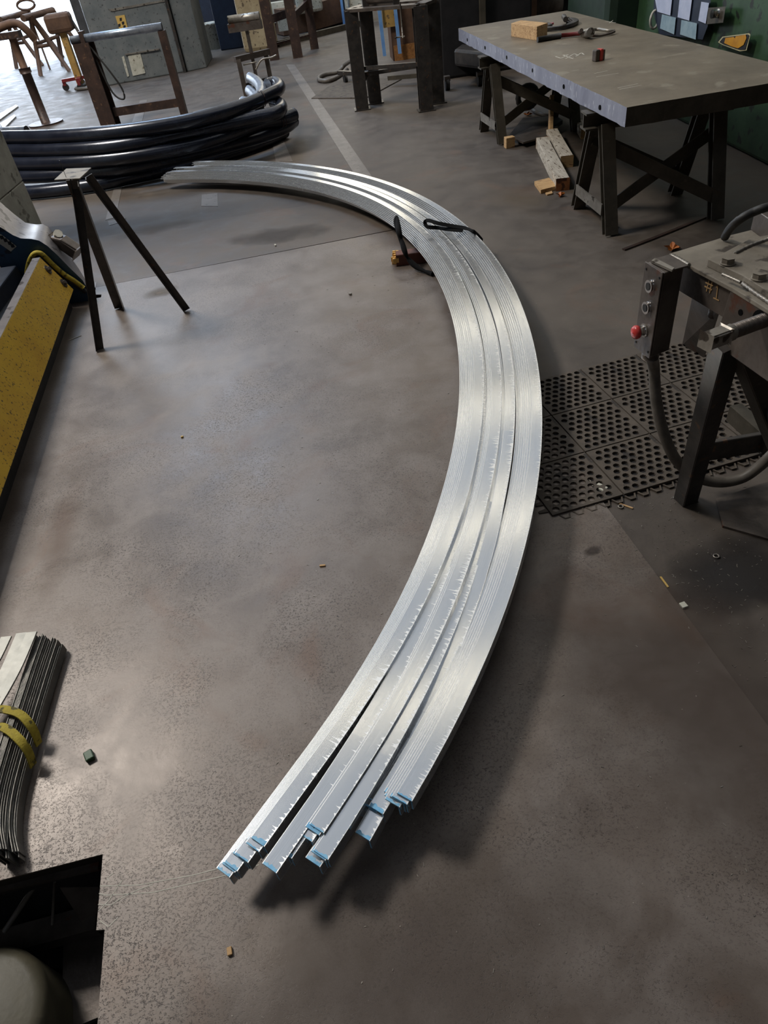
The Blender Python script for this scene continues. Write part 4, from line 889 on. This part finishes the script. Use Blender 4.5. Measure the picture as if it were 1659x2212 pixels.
MB().tube(smoothpath([at(1566, 512, .96), at(1577, 494, 1.0), at(1597, 475, 1.04), at(1628, 458, 1.06), at(1665, 446, 1.07), at(1720, 440, 1.0)], 5), 0.012, 10).build('hose', RUBBER, **T('thin black hose arching behind the bending machine', 'hose'))

# ================================================================== PIT CONTENTS
pm = thing('pit_motor', 'dull grey-green rounded motor housing inside the dark floor pit', 'machine', at(20, 2150, -0.25))
mc_ = at(10, 2110, -0.16)
MB().lathe(mc_ + V((-0.06, -0.10, -0.45)), [(0.0, 0.45), (0.155, 0.45), (0.175, 0.44), (0.185, 0.42), (0.185, 0.20), (0.198, 0.19), (0.198, 0.14), (0.185, 0.13), (0.185, 0.0)], 40).build('housing', HOUSING, pm)
p = thing('framework', 'dark steel framework inside the floor pit', 'frame', at(100, 2000, -0.8))
MB().beam(at(-60, 2060, -.3), at(215, 1985, -.3), 0.07, 0.05).build('cross_beam', GUN, p)
MB().beam(at(130, 1850, -.10), at(215, 1985, -.3), 0.08, 0.012).build('gusset', GUN, p)
MB().beam(at(-60, 1925, -.08), at(215, 1865, -.08), 0.035, 0.012).build('angle_rail', GUN, p)
MB().beam(at(185, 2010, -.35), at(185, 2212, -.35), 0.12, 0.02).build('side_plate', GUN, p)
MB().tube([at(85, 1900, -.12), at(10, 2010, -.25)], 0.008, 8).build('cable', HOSEM, p)
MB().tube([at(118, 1905, -.12), at(112, 2010, -.3)], 0.004, 8).build('cable', HOSEM, p)
# ================================================================== BACKGROUND
def vpost(px, py, pytop, w, d, name, mt, parent, rz=0.0, z0=0.0, bev=0.0, **k):
    b = at(px, py, z0); h = up(b, pytop); MB().box(b + V((0, 0, h / 2)), (w, d, h), rz).build(name, mt, parent, bev=bev, **k); return b, h
# --- centre frame stand: four heavy legs
cs = thing('frame_stand', 'heavy dark steel frame stand with four thick legs, centre back', 'stand', at(850, 232))
zc = 0.99
bs = []
for (x, y), (w, d) in (((783, 236), (.15, .15)), ((811, 222), (.15, .15)), ((921, 238), (.15, .15)), ((945, 222), (.15, .15))):
    b = at(x, y); bs.append(b); MB().hbeam(b, b + V((0, 0, zc)), w, d, 0.014, V((0, 1, 0))).build('leg', BLACKST, cs)
    MB().box(b + V((0, 0, .006)), (.2, .19, .012)).build('foot', BLACKST, cs)
MB().beam(bs[0] + V((0, 0, zc)), bs[2] + V((0, 0, zc)), .14, .03).build('top_rail', GUN, cs)
MB().beam(bs[1] + V((0, 0, zc)), bs[3] + V((0, 0, zc)), .14, .03).build('top_rail', GUN, cs)
MB().beam(bs[0] + V((0, 0, zc)), bs[1] + V((0, 0, zc)), .14, .03).build('top_rail', GUN, cs)
MB().beam(bs[2] + V((0, 0, zc)), bs[3] + V((0, 0, zc)), .14, .03).build('top_rail', GUN, cs)
MB().beam(bs[0] + V((.05, 0, .42)), bs[2] + V((0, 0, .46)), .04, .04).build('cross_bar', BLACKST, cs)
MB().beam(bs[0] + V((.05, 0, .36)), bs[3] + V((0, 0, .40)), .04, .04).build('cross_bar', BLACKST, cs)
MB().beam(bs[0] + V((.05, 0, .30)), bs[1] + V((0, 0, .42)), .05, .04).build('cross_bar', BLACKST, cs)
MB().cyl(bs[0].lerp(bs[2], .25) + V((0, 0.15, zc + .07)), bs[0].lerp(bs[2], .7) + V((0, 0.15, zc + .07)), .045, 14).build('roller', GUN, cs)
for t in (.25, .7): MB().box(bs[0].lerp(bs[2], t) + V((0, .15, zc + .06)), (.07, .12, .12)).build('roller_bracket', BLACKST, cs)
hk = bs[0].lerp(bs[2], .72) + V((0, -.1, zc + .05)); MB().cyl(hk, hk - V((0, 0, .32)), .008, 8).cyl(hk - V((.09, 0, .31)), hk - V((-.02, 0, .31)), .007, 8).build('hook_rod', WORN, cs)
# rubbish bin with blue frame behind the stand
bn = thing('scrap_bin', 'rusty brown scrap bin with a light blue frame behind the frame stand', 'bin', at(860, 158))
bb = on(836, 150, 1, 12.6); zt_ = 1.25
MB().box((bb.x + .62, 12.9, .60), (1.0, .5, 1.20), 0).build('body', RUSTP, bn)
MB().box((bb.x + .62, 12.63, .10), (.96, .02, .2), 0).build('flaking_skirt', RUSTO, bn)
for xx, lean in ((-.02, 0), (.22, .0)):
    MB().beam(V((bb.x + xx, 12.55, .1)), V((bb.x + xx - .03, 12.55, 1.2)), .05, .03, V((0, 1, 0))).build('frame_post', BLUEF, bn)
MB().beam(V((bb.x - .05, 12.55, 1.1)), V((bb.x + .24, 12.55, 1.1)), .03, .22, V((0, 0, 1))).build('frame_rail', BLUEF, bn)
MB().box((bb.x + .10, 12.6, .75), (.18, .03, .6), 0).build('load', YELL2, bn, label='orange rusty load behind the frame')
MB().box((bb.x + .85, 12.6, .75), (.26, .08, .8), 0).build('bottle', RUBBER, bn, label='dark cylinder leaning on the bin')
# caster base + hose + little mat
cb = thing('caster_base', 'low dark caster base under the frame stand with one wheel showing', 'caster base', at(760, 175))
MB().beam(at(732, 157, .12), at(800, 160, .12), .06, .05).build('frame', BLACKST, cb)
MB().beam(at(840, 168, .10), at(930, 160, .12), .08, .05).build('frame', OLIVE, cb)
p = at(746, 170, .055); MB().cyl(p - V((.02, 0, 0)), p + V((.02, .01, 0)), .055, 18).build('wheel', RUBBER, cb)
MB().box(p + V((0, 0, .06)), (.05, .05, .04)).build('fork', GUN, cb)
MB().tube(smoothpath([at(760, 130, .20), at(745, 140, .1), at(730, 155, .03), at(705, 160, .03), at(690, 166, .03), at(690, 173, .03), at(710, 174, .03), at(735, 163, .03), at(750, 150, .06)], 6), .028, 10).build('hose', HOSEM, **T('thick grey hose looping on the floor left of the frame stand', 'hose'))
MB().prism(wp([(673, 214), (740, 168), (868, 172), (820, 198), (790, 213)], 0), 0, .012).build('small_mat', MATR, **T('ribbed dark mat on the floor under the frame stand', 'mat'))
MB().prism(wp([(692, 176), (708, 175), (706, 179), (696, 180)], 0), 0, .01).build('paper_scrap', CHALK, **T('white paper scrap on the floor by the grey hose', 'paper scrap'))
# white panel with blue edge, left of stand
pn = thing('leaning_panel', 'pale cabinet with a light blue edge, back centre', 'cabinet', at(752, 54))
MB().hexa([at(746, 54), at(760, 55), at(760, 55) + V((0, .3, 0)), at(746, 54) + V((0, .3, 0))], [p + V((0, 0, 1.3)) for p in (at(746, 54), at(760, 55), at(760, 55) + V((0, .3, 0)), at(746, 54) + V((0, .3, 0)))]).build('frame', GREYGR, pn)
b = at(744, 55); MB().box(b + V((0, 0, .65)), (.05, .08, 1.3)).build('edge', BLUEF, pn)
MB().box(on(790, 8, 1, b.y) + V((0, 0, .1)), (.9, .3, .34)).build('top_box', WHITEP, pn)
# --- tall dark stand further left (three legs)
ts = thing('tall_stand', 'tall dark brown steel stand with wide legs, back left of centre', 'stand', at(620, 120))
zc = 1.45; bs = []
for (x, y), w in (((594, 129), .17), ((644, 124), .17), ((680, 105), .15)):
    b = at(x, y); bs.append(b); MB().hbeam(b, b + V((0, 0, zc)), w, .15, .016, V((0, 1, 0))).build('leg', DARKBRN, ts)
MB().beam(bs[0] + V((0, .4, .55)), bs[1] + V((0, .5, .62)), .06, .12).build('cross_bar', DARKBRN, ts)
MB().beam(bs[1] + V((0, 0, .58)), bs[2] + V((0, 0, .70)), .06, .10).build('cross_bar', DARKBRN, ts)
MB().beam(bs[0] + V((0, 0, .22)), bs[2] + V((0, 0, .22)), .04, .04).build('cross_bar', DARKBRN, ts)
MB().beam(bs[0] + V((0, 0, zc)), bs[1] + V((0, 0, zc)), .2, .06).build('top_rail', DARKBRN, ts)
MB().beam(bs[1] + V((0, 0, zc)), bs[2] + V((0, 0, zc)), .2, .06).build('top_rail', DARKBRN, ts)
# clutter behind it: pallets, white crate, kerb
MB().beam(at(600, 95, .05), at(780, 50, .05), .1, .10).build('floor_curb', OLIVE, **T('dark low curb on the floor behind the tall stand', 'curb'))
MB().box(on(605, 25, 1, 18.5), (.35, .3, .35)).build('white_crate', WHITEP, **T('white crate behind the tall brown stand', 'crate'))
MB().sweep([on(600, 45, 1, 18.2), on(660, 35, 1, 18.4), on(745, 10, 1, 18.8)], [(-.3, -.25), (-.3, .2), (.3, .2), (.3, -.25)]).build('low_bench', RUSTP, **T('brown low bench behind the tall stand', 'bench'))
wb_ = on(668, 12, 1, 18.1)
MB().box(wb_ + V((0, -.1, .1)), (.55, .2, .42), .2).build('plastic_sack', WHITEP, bev=.05, **T('pale plastic sack on the brown low bench', 'sack'))
MB().box(on(612, 52, 1, 17.6), (.22, .2, .22)).build('white_box', WHITEP, **T('small white box on the floor behind the tall stand', 'box'))
# --- cream machine column with dark cabinet
cm = thing('cream_machine', 'cream oil-stained machine column behind the roller stand', 'machine', at(565, 122))
b = at(565, 112); MB().box(b + V((0, .3, .8)), (.62, .6, 1.6), -.1).build('column', CREAM, cm, bev=.08)
MB().box(b + V((0, .3, 1.0)), (.64, .62, .01), -.1).build('panel_seam', DARKBRN, cm)
MB().box(b + V((-.2, .1, 1.62)), (1.9, .7, .08), -.1).build('table', CASTG, cm)
dk = thing('dark_cabinet', 'navy machine cabinet between grey cabinet and cream column', 'cabinet', at(500, 110))
b = at(512, 105); MB().box(b + V((0, .3, .65)), (.62, .6, 1.3), -.1).build('body', NAVY, dk, bev=.02)
MB().box(b + V((0, -.02, 1.30)), (.66, .06, .05), -.1).build('trim', WORN, dk)
MB().box(on(455, 60, 1, 19.5) + V((0, .3, -.1)), (1.4, .4, 2.2), -.1).build('dark_machine', NAVY, **T('dark blue machine behind the white bucket', 'machine'))
# white bucket in front of dark machine
bk = thing('plastic_bucket', 'pale stained plastic bucket in front of the dark blue machine', 'bucket', at(467, 104))
b = at(467, 105); MB().lathe(b, [(0, 0), (.14, 0), (.165, .42), (.18, .42), (.18, .46), (.15, .46), (.14, .1)], 20).build('tub', WHITEP, bk)
# --- roller stand (thin)
rs = thing('roller_stand', 'slim grey roller stand with upright frame behind the pipe ends', 'stand', at(530, 214))
b = at(534, 216); hh = up(b, 128); b2 = at(590, 199)
MB().box(b + V((0, 0, hh / 2)), (.06, .06, hh)).build('leg', GUN, rs); MB().box(b2 + V((0, 0, hh / 2)), (.06, .06, hh)).build('leg', GUN, rs)
m_ = (b + b2) / 2; MB().beam(b + V((-.05, 0, hh)), b2 + V((.05, 0, hh)), .07, .07).build('cross_bar', GUN, rs)
MB().beam(b + V((0, 0, .18)), b2 + V((0, 0, .18)), .04, .04).build('cross_bar', BLACKST, rs)
MB().beam(b + V((0, 0, .12)), b2 + V((0, 0, .12)), .03, .03).build('cross_bar', BLACKST, rs)
ht = up(m_, 62); MB().box(m_ + V((0, 0, ht / 2)), (.045, .045, ht)).build('riser', GUN, rs)
MB().box(m_ + V((-.01, 0, ht + .03)), (.46, .10, .10), -.1).build('head', GUN, rs)
MB().cyl(m_ + V((-.22, .02, ht + .12)), m_ + V((.21, -.02, ht + .12)), .05, 18, capmi=1).build('roller', [WORN, GUN], rs, label='bright round roller')
MB().tube(smoothpath([m_ + V((.02, -.05, hh - .16)), m_ + V((.12, -.05, hh - .06)), m_ + V((.26, -.05, hh - .05)), m_ + V((.34, -.05, hh - .03))], 4), .012, 8).build('clamp_lever', WORN, rs)
MB().cyl(b + V((.05, -.02, hh - .07)), b + V((.24, -.02, hh - .06)), .010, 8).build('clamp_lever', WORN, rs)
# --- grey green cabinet machine
gc = thing('grey_cabinet', 'large grey green machine cabinet with a yellow warning label', 'machine', at(330, 160))
b0, b1 = at(232, 186), at(398, 156); b2 = at(447, 146)
dpt = V((0, 1.2, 0)); hh = 1.55
MB().hexa([b0, b1, b1 + dpt, b0 + dpt], [p + V((0, 0, hh)) for p in (b0, b1, b1 + dpt, b0 + dpt)]).build('body', GREYGR, gc, bev=.02)
MB().hexa([b1 + V((.06, -.02, 0)), b2, b2 + dpt, b1 + dpt], [p + V((0, 0, 1.9)) for p in (b1 + V((.06, -.02, 0)), b2, b2 + dpt, b1 + dpt)]).build('side_section', GREYGR, gc, bev=.015)
MB().hexa([b1 + V((0, -.08, 0)), b1 + V((.05, -.08, 0)), b1 + V((.05, .1, 0)), b1 + V((0, .1, 0))], [p + V((0, 0, 1.7)) for p in (b1 + V((0, -.08, 0)), b1 + V((.05, -.08, 0)), b1 + V((.05, .1, 0)), b1 + V((0, .1, 0)))]).build('post', BLACKST, gc)
d_ = (b1 - b0).normalized()
def cabp(x, y, off=0.012):          # point on the cabinet front
    n1 = d_.cross(V((0, 0, 1))).normalized(); d = ray(x, y); t = (b0 - V((0, 0, CAMZ))).dot(n1) / d.dot(n1); p = V((0, 0, CAMZ)) + d * t
    n1 = -n1 if n1.y > 0 else n1; return p + n1 * off
def cabquad(pts, name, mt, off=0.0, th=.012, **k):
    f = [cabp(x, y, off + th) for x, y in pts]; g = [cabp(x, y, off) for x, y in pts]; MB().hexa(g, f).build(name, mt, gc, **k)
cabquad([(249, 35), (269, 32), (277, 64), (259, 67)], 'label', LABELY, label='yellow warning label with dark pictograms')
for x, y in ((260, 42), (265, 50), (257, 55), (268, 58)): cabquad([(x - 2, y - 3), (x + 3, y - 4), (x + 3, y + 2), (x - 1, y + 3)], 'pictogram', DARK, .013, .004)
cabquad([(235, 20), (352, 0), (358, 3), (240, 25)], 'top_trim', WORN)
cabquad([(276, 120), (303, 114), (314, 158), (287, 164)], 'hatch', WHITEP, label='pale panel low on the cabinet')
cabquad([(263, 123), (268, 121), (279, 164), (275, 166)], 'hatch', WHITEP)
cabquad([(270, 116), (344, 104), (345, 107), (271, 119)], 'handle', WORN, 0, .03)
# --- frame with round bar (left, "goal post")
fr = thing('pipe_frame_stand', 'dark red-brown steel frame stand with a shiny round top bar', 'stand', at(300, 265))
a = at(242, 276); b = at(400, 252); zt_ = up(a, 92)
MB().hbeam(a, a + V((0, 0, zt_)), .22, .16, .015, V((0.25, 1, 0))).build('post', DARKBRN, fr)
MB().box(b + V((0, 0, zt_ / 2)), (.09, .12, zt_)).build('post', DARKBRN, fr)
MB().cyl(a + V((-.14, .0, zt_ + .04)), b + V((.02, 0, zt_ + .04)), .045, 16, capmi=1).build('top_bar', [PIPEIN, DARK], fr, label='bright round bar')
MB().beam(a + V((.1, 0, .18)), b + V((0, 0, .18)), .08, .10).build('cross_bar', DARKBRN, fr)
MB().tube(smoothpath([a + V((.05, -.05, zt_)), a + V((.22, -.1, zt_ * .7)), a + V((.32, -.1, zt_ * .45)), a + V((.30, -.1, zt_ * .33)), a + V((.18, -.08, zt_ * .42)), a + V((.1, -.05, zt_ * .8))], 5), .012, 8).build('hanging_cable', RUBBER, fr)
MB().box(a + V((.02, 0, zt_ + .06)), (.05, .14, .12)).build('clamp', DARKBRN, fr)
# --- stand with disc base
ds = thing('disc_stand', 'rusty telescopic post stand on a round disc base at the left', 'stand', at(100, 268))
b = at(100, 268); zt_ = up(b, 72)
MB().cyl(b, b + V((0, 0, .025)), .25, 32).build('disc_base', DARKBRN, ds)
MB().cyl(b, b + V((0, 0, zt_ * .62)), .065, 16).build('outer_tube', DARKBRN, ds)
MB().cyl(b + V((0, 0, zt_ * .6)), b + V((0, 0, zt_)), .052, 16).build('inner_tube', RUSTP, ds)
MB().cyl(b + V((0, 0, zt_ * .58)), b + V((0, 0, zt_ * .64)), .08, 16).build('collar', DARKBRN, ds)
MB().tube(smoothpath([b + V((-.35, -.05, zt_ + .02)), b + V((-.1, 0, zt_ + .08)), b + V((.12, 0, zt_ + .10)), b + V((.22, 0, zt_ + .02)), b + V((.28, .05, zt_ - .12))], 5), .05, 12).build('bent_arm', RUSTP, ds)
MB().box(b + V((-.02, 0, zt_ - .02)), (.3, .16, .08)).build('saddle', DARKBRN, ds)
# --- sawhorses far left
def sawhorse(x0, y0, x1, y1, h, lab):
    r = thing('sawhorse', lab, 'sawhorse', at((x0 + x1) / 2, (y0 + y1) / 2)); a, b = at(x0, y0), at(x1, y1); m_ = (a + b) / 2; ta = m_ + V((-.06, 0, h)); tb = m_ + V((.10, 1.1, h))
    MB().cyl(ta + V((-.1, -.2, 0)), tb, .06, 12).build('top_beam', RUSTP, r)
    for f_, t_ in ((a, ta), (b, ta), (a + V((.2, 1.1, 0)), tb), (b + V((.2, 1.1, 0)), tb)): MB().cyl(f_, t_, .045, 10).build('leg', RUSTP, r)
    MB().cyl(a.lerp(ta, .55), a.lerp(ta, .55) + V((.2, 1.0, 0)), .035, 10).cyl(a.lerp(ta, .5), b.lerp(ta, .5), .035, 10).build('cross_bar', RUSTP, r)
sawhorse(88, 164, 150, 154, 1.0, 'rusty pipe sawhorse before the bright doorway, farther from the disc stand')
sawhorse(36, 148, 92, 142, .95, 'rusty pipe sawhorse half hidden behind the disc stand')
pd = thing('loop_handle_rod', 'slim rod with a rounded loop handle standing by the sawhorse', 'rod', at(112, 150))
b = at(108, 150); h1 = up(b, 22)
MB().tube([b, b + V((0.0, 0, h1))], .02, 8).build('rod', RUSTP, pd)
c_ = b + V((0, 0, h1 + .09)); MB().tube([c_ + V((.16 * math.cos(t) * (1.15), 0, .085 * math.sin(t))) for t in [2 * PI * k / 24 for k in range(25)]], .025, 8).build('loop', RUSTP, pd)
# --- yellow post stand
ys = thing('post_lamp_stand', 'yellow post stand with a boxy head on a red wheeled base', 'stand', at(182, 195))
b = at(178, 190); h1 = up(b, 70)
MB().box(b + V((0, 0, h1 / 2)), (.11, .11, h1)).build('post', YELL2, ys)
MB().box(b + V((0, 0, h1 + .14)), (.44, .34, .28), .1).build('head', RUSTP, ys, bev=.06)
MB().box(b + V((.0, 0, .16)), (.6, .08, .05), .2).build('base', REDH, ys); MB().box(b + V((.0, 0, .16)), (.08, .6, .05), .2).build('base', REDH, ys)
for dx, dy in ((-.27, -.05), (.27, .05), (.05, -.27), (-.05, .27)):
    p = b + V((dx, dy, .055)); MB().cyl(p - V((0, .02, 0)), p + V((0, .02, 0)), .055, 14).build('wheel', RUBBER, ys); MB().box(p + V((0, 0, .06)), (.05, .06, .07)).build('fork', REDH, ys)
MB().tube(smoothpath([b + V((.2, 0, h1 + .2)), b + V((.32, 0, h1 * .7)), b + V((.3, 0, h1 * .3)), b + V((.1, -.1, .06)), b + V((-.05, -.25, .03)), b + V((.2, -.35, .03)), b + V((.5, -.2, .03))], 5), .028, 8).build('hose', HOSEM, ys)
# big dark machine near the doorway (top, behind yellow stand)
dm = thing('doorway_machine', 'dark brown machine bulk beside the bright doorway', 'machine', at(260, 110))
bq = at(205, 118); MB().box(bq + V((1.5, 1.0, 1.1)), (3.0, 1.6, 2.2), -.1).build('body', DARKBRN, dm, bev=.08)
MB().box(bq + V((.6, .1, .9)), (.9, .5, .7), -.1).build('gearbox', DARKBRN, dm, bev=.1)

# --- right background: green machine behind the table
XG = 3.25
gm = thing('green_machine', 'dark green machine tool with pale tags and an amber badge behind the table', 'machine', V((XG + .6, 6.5, 0)))
MB().box((XG + .75, 6.2, .62), (1.4, 4.0, 1.24)).build('body', GREEN, gm, bev=.03)
MB().box((XG + .9, 6.4, 1.4), (1.1, 4.6, .4)).build('upper_body', DARK, gm)
MB().box((XG + .5, 8.9, .8), (1.5, 1.4, 1.6)).build('end_casting', DKGREEN, gm, bev=.1)
k5 = 5.369
def gq(pts, name, mt, th=.01, off=0.0, par=None, **k):
    P_ = [(1350 + x / k5, y / k5) for x, y in pts]
    f = [on(x, y, 0, XG - off - th) for x, y in P_]; g = [on(x, y, 0, XG - off) for x, y in P_]; return MB().hexa(g, f).build(name, mt, par or gm, **k)
gq([(340, -40), (1000, -40), (960, 300), (900, 460), (400, 400), (330, 150)], 'tag_board', NAVY, .012, 0)
for pts in ([(345, -30), (548, -30), (525, 180), (375, 135)], [(635, -30), (780, -30), (745, 240), (610, 200)], [(885, 20), (975, 35), (935, 275), (850, 240)]): gq(pts, 'tag', TAGW, .012, .012, label='pale blue-white square tag')
for pts in ([(430, 165), (590, 205), (570, 400), (405, 330)], [(655, 230), (835, 270), (820, 460), (638, 400)]): gq(pts, 'tag', TAGB, .012, .012, label='aged blue-green square tag')
gq([(968, 90), (1168, 75), (1138, 262), (945, 282)], 'switch_plate', OLIVE, .04, 0)
p = on(1350 + 1065 / k5, 155 / k5, 0, XG - .05); MB().cyl(p + V((.02, 0, 0)), p - V((.04, 0, 0)), .03, 14).build('knob', CHROME, gm)
bd = gq([(1080, 490), (1130, 425), (1440, 385), (1455, 400), (1410, 585), (1330, 595), (1130, 520)], 'badge', LOGOC, .01, .0, label='cream edged oval badge with an amber centre')
gq([(1095, 488), (1140, 435), (1425, 398), (1440, 410), (1395, 575), (1330, 578), (1135, 512)], 'badge_field', DARK, .004, .010, par=bd)
gq([(1150, 500), (1165, 440), (1262, 428), (1272, 445), (1285, 422), (1400, 402), (1408, 440), (1375, 520), (1310, 560), (1240, 540)], 'badge_shape', LOGOY, .004, .014, par=bd)
MB().box(at(1640, 292) + V((0, 0, .08)), (.06, .2, .16)).build('caster', RUBBER, gm)
# black/bulky machine behind far end of table
bm = thing('lathe', 'black greasy machine with round chuck behind the far table end', 'machine', at(1120, 40))
q = on(1040, 60, 1, 10.6)
MB().box((q.x + .05, 11.0, .55), (1.2, .9, 1.1)).build('bed', DARK, bm, bev=.03)
MB().box((q.x + 1.6, 11.4, .9), (2.4, .8, .5)).build('saddle', DARK, bm)
MB().cyl(on(1165, 12, 1, 10.9), on(1195, 10, 1, 11.0), .2, 24).build('chuck', GUN, bm)
MB().cyl(on(1095, 28, 1, 10.8), on(1150, 24, 1, 10.8), .09, 16).build('shaft', WORN, bm)
MB().box(on(1143, 20, 1, 10.7), (.20, .04, .26), .2).build('cardboard', RUSTP, bm)
MB().box(on(1075, 6, 1, 10.7), (.05, .05, .16)).build('red_tag', RED, bm)
MB().box(on(1042, 25, 1, 10.5), (.07, .07, 1.0)).build('post', OLIVE, bm)
for x in (1063, 1072): MB().box(on(x, 25, 1, 10.6), (.05, .05, .9)).build('rod', GUN, bm)
MB().box((q.x + 2.3, 10.9, .9), (.5, .4, .7)).build('green_cover', DKGREEN, bm, bev=.05)
mg = thing('cart', 'black tool cart with a rounded case, wheels showing left of the table', 'cart', at(1010, 185))
b = at(1000, 160)
MB().prism([at(958, 165), at(1045, 175), at(1060, 150), at(975, 145)], .14, .22).build('deck', DARK, mg)
MB().prism(wp([(982, 143), (1050, 152), (1062, 137), (998, 130)], .22), .22, .40).build('case', BLACKST, mg, bev=.03)
for x, y in ((966, 181), (1036, 172)):
    p = at(x, y, .07); MB().cyl(p - V((.025, 0, 0)), p + V((.025, 0, 0)), .07, 18).build('wheel', RUBBER, mg); MB().box(p + V((0, 0, .06)), (.07, .09, .05)).build('fork', GUN, mg)
MB().cyl(on(968, 158, 1, 11.7), on(948, 60, 1, 11.7), .035, 10).build('push_bar', CREAM, mg, label='dirty pale upright bar')
dw = thing('welding_rig', 'tall black machine bulk between the frame stand and the table', 'machine', at(985, 130))
q = on(990, 60, 1, 12.3); MB().box((q.x + .0, 12.6, .75), (1.0, .6, 1.5), 0).build('body', DARK, dw, bev=.05)
MB().tube(smoothpath([on(955, 0, 1, 12.2), on(968, 20, 1, 12.2), on(975, 60, 1, 12.2), on(962, 90, 1, 12.2)], 5), .02, 8).build('cable', RUBBER, dw)
# clutter between lathe and green machine
MB().box((3.9, 11.2, .7), (1.8, .3, 1.4)).build('dark_board', DARK, **T('dark board standing behind the far end of the slab table', 'board'))
for k, (x0, y0, x1, y1) in enumerate(((1374, 0, 1378, 40), (1390, 5, 1388, 30), (1412, 8, 1392, 52), (1384, 30, 1374, 48))):
    MB().cyl(on(x0, y0, 1, 8.4), on(x1, y1, 1, 8.3), .014, 8).build('rod', OLIVE, gm)
c_ = on(1414, 42, 1, 7.6); MB().tube([c_ + V((.04 * math.cos(t), 0, .07 * math.sin(t))) for t in [2 * PI * k / 16 for k in range(17)]], .012, 8).build('ring', CHALK, gm)
# tyre / drum pieces under table far side
MB().tube([at(1140, 190, .25) + V((.10 * math.cos(t), 0, .22 + .10 * math.sin(t) - .3)) for t in [2 * PI * k / 18 for k in range(19)]], .03, 8).build('ring_fitting', RUBBER, **T('black ring fitting on the floor beyond the far trestle', 'ring'))

# ================================================================== SMALL DEBRIS on the floor
def bit(x, y, sx, sy, sz, mt, lab, rz=0.3, cat='debris', z=PT, name='wood_chip'):
    MB().box(at(x, y, z) + V((0, 0, sz / 2)), (sx, sy, sz), rz).build(name, mt, bev=min(sx, sy, sz) * .2, **T(lab, cat))
bit(195, 1636, .026, .034, .016, GREEN, 'dark green bottle cap lying on the plate near the strapped bars', .5, 'cap', name='bottle_cap')
bit(497, 2056, .012, .018, .008, WOOD, 'brown wood chip on the plate near the bottom of the picture', .2)
bit(697, 1223, .022, .008, .006, WOOD, 'pale wood chip on the plate inside the curve, centre', -.1)
bit(394, 945, .012, .009, .008, LABELY, 'small orange pellet on the plate below the tripod', .2, 'pellet', name='pellet')
bit(162, 731, .004, .085, .004, CHALK, 'pale short stick beside the yellow guard', -1.0, 'stick', name='stick')
bit(1298, 1056, .03, .045, .012, WHITEP, 'crumpled white paper scrap by the corner of the rubber mat', .6, 'paper scrap', z=0, name='paper_scrap')
bit(1476, 1309, .02, .022, .008, WHITEP, 'small white paper scrap along the plate edge at right', .2, 'paper scrap', z=0, name='paper_scrap')
bit(1435, 1258, .006, .05, .004, LABELY, 'yellow straw lying across the plate edge at right', .12, 'straw', z=0, name='straw')
bit(1352, 1094, .007, .055, .005, WOOD, 'tan wood splinter below the rubber mat corner', .8, 'splinter', z=0, name='splinter')
bit(595, 531, .012, .03, .01, CHALK, 'tiny white chip on the patch beyond the joint', .2, 'chip', z=.004, name='chip')
for k, (x, y) in enumerate(((1341, 1095), (1283, 1048), (1293, 1068), (1547, 1202), (1333, 490), (1271, 1041))):
    c_ = at(x, y, 0.002); r_ = .009
    MB().tube([c_ + V((r_ * math.cos(t), r_ * math.sin(t), .002)) for t in [2 * PI * j / 12 for j in range(13)]], .0028, 6).build('washer', WORN, **T(['washer on the floor left of the tan splinter', 'washer on the floor beside the plate edge under the mat, upper one', 'washer on the floor beside the crumpled paper scrap', 'lone washer on dark floor at the right', 'lone washer on the floor before the near trestle', 'washer at the plate edge just above the paper scrap'][k], 'washer'))
p = at(757, 637, PT); MB().cyl(p, p + V((0, 0, .012)), .010, 6, smooth=False).build('hex_nut', WORN, **T('small bright nut on the plate inside the curve', 'nut'))
# swarf: fine curled chips, too many to count
mb = MB()
for k in range(900):
    if k < 500: t = random.random(); c_ = re1.lerp(re2, random.uniform(-.35, 1.1)) + V((abs(random.gauss(0, .12)) + .01, 0, 0)) + V((random.random() ** 2 * .5, random.uniform(-.1, .1), 0)); z = 0
    else: c_ = V((random.uniform(-.6, 1.2), random.uniform(.4, 4.5), 0)); z = PT
    if k >= 500 and c_.x > 0.5: z = PT
    L_ = random.uniform(.002, .010); a_ = random.uniform(0, PI); d_ = V((math.cos(a_), math.sin(a_), 0)) * L_ / 2; s_ = V((-d_.y, d_.x, 0)).normalized() * .0008
    z += .0005; q_ = [c_ - d_ - s_, c_ + d_ - s_, c_ + d_ + s_, c_ - d_ + s_]
    mb.hexa([V((p.x, p.y, z)) for p in q_], [V((p.x, p.y, z + .0012)) for p in q_])
mb.build('metal_swarf', WORN, kind='stuff', **T('fine bright metal chips scattered over the floor', 'swarf'))
# chalk lines drawn on the plate near the pit
for ci_, pts in enumerate(([(216, 1914), (300, 1912), (420, 1890), (560, 1852)], [(214, 1930), (232, 1934), (330, 1928), (480, 1893), (560, 1868)], [(212, 1954), (240, 1955), (262, 1940), (290, 1926), (330, 1910)], [(213, 1968), (235, 1945), (258, 1910), (264, 1902)], [(215, 1988), (234, 2002), (255, 1982)], [(236, 1904), (232, 1896), (245, 1886)])):
    stroke(pts, PT, 0.0022, par=None, nm='chalk_line', **T(['uppermost long chalk line running from the pit to the bundle', 'long chalk line just below the uppermost one by the pit', 'wavy chalk line rising from the pit edge', 'short diagonal chalk stroke crossing the lines by the pit', 'small V-shaped chalk tick at the pit edge', 'tiny curled chalk mark above the lines by the pit'][ci_], 'chalk line', 'chalk lines by the pit'))
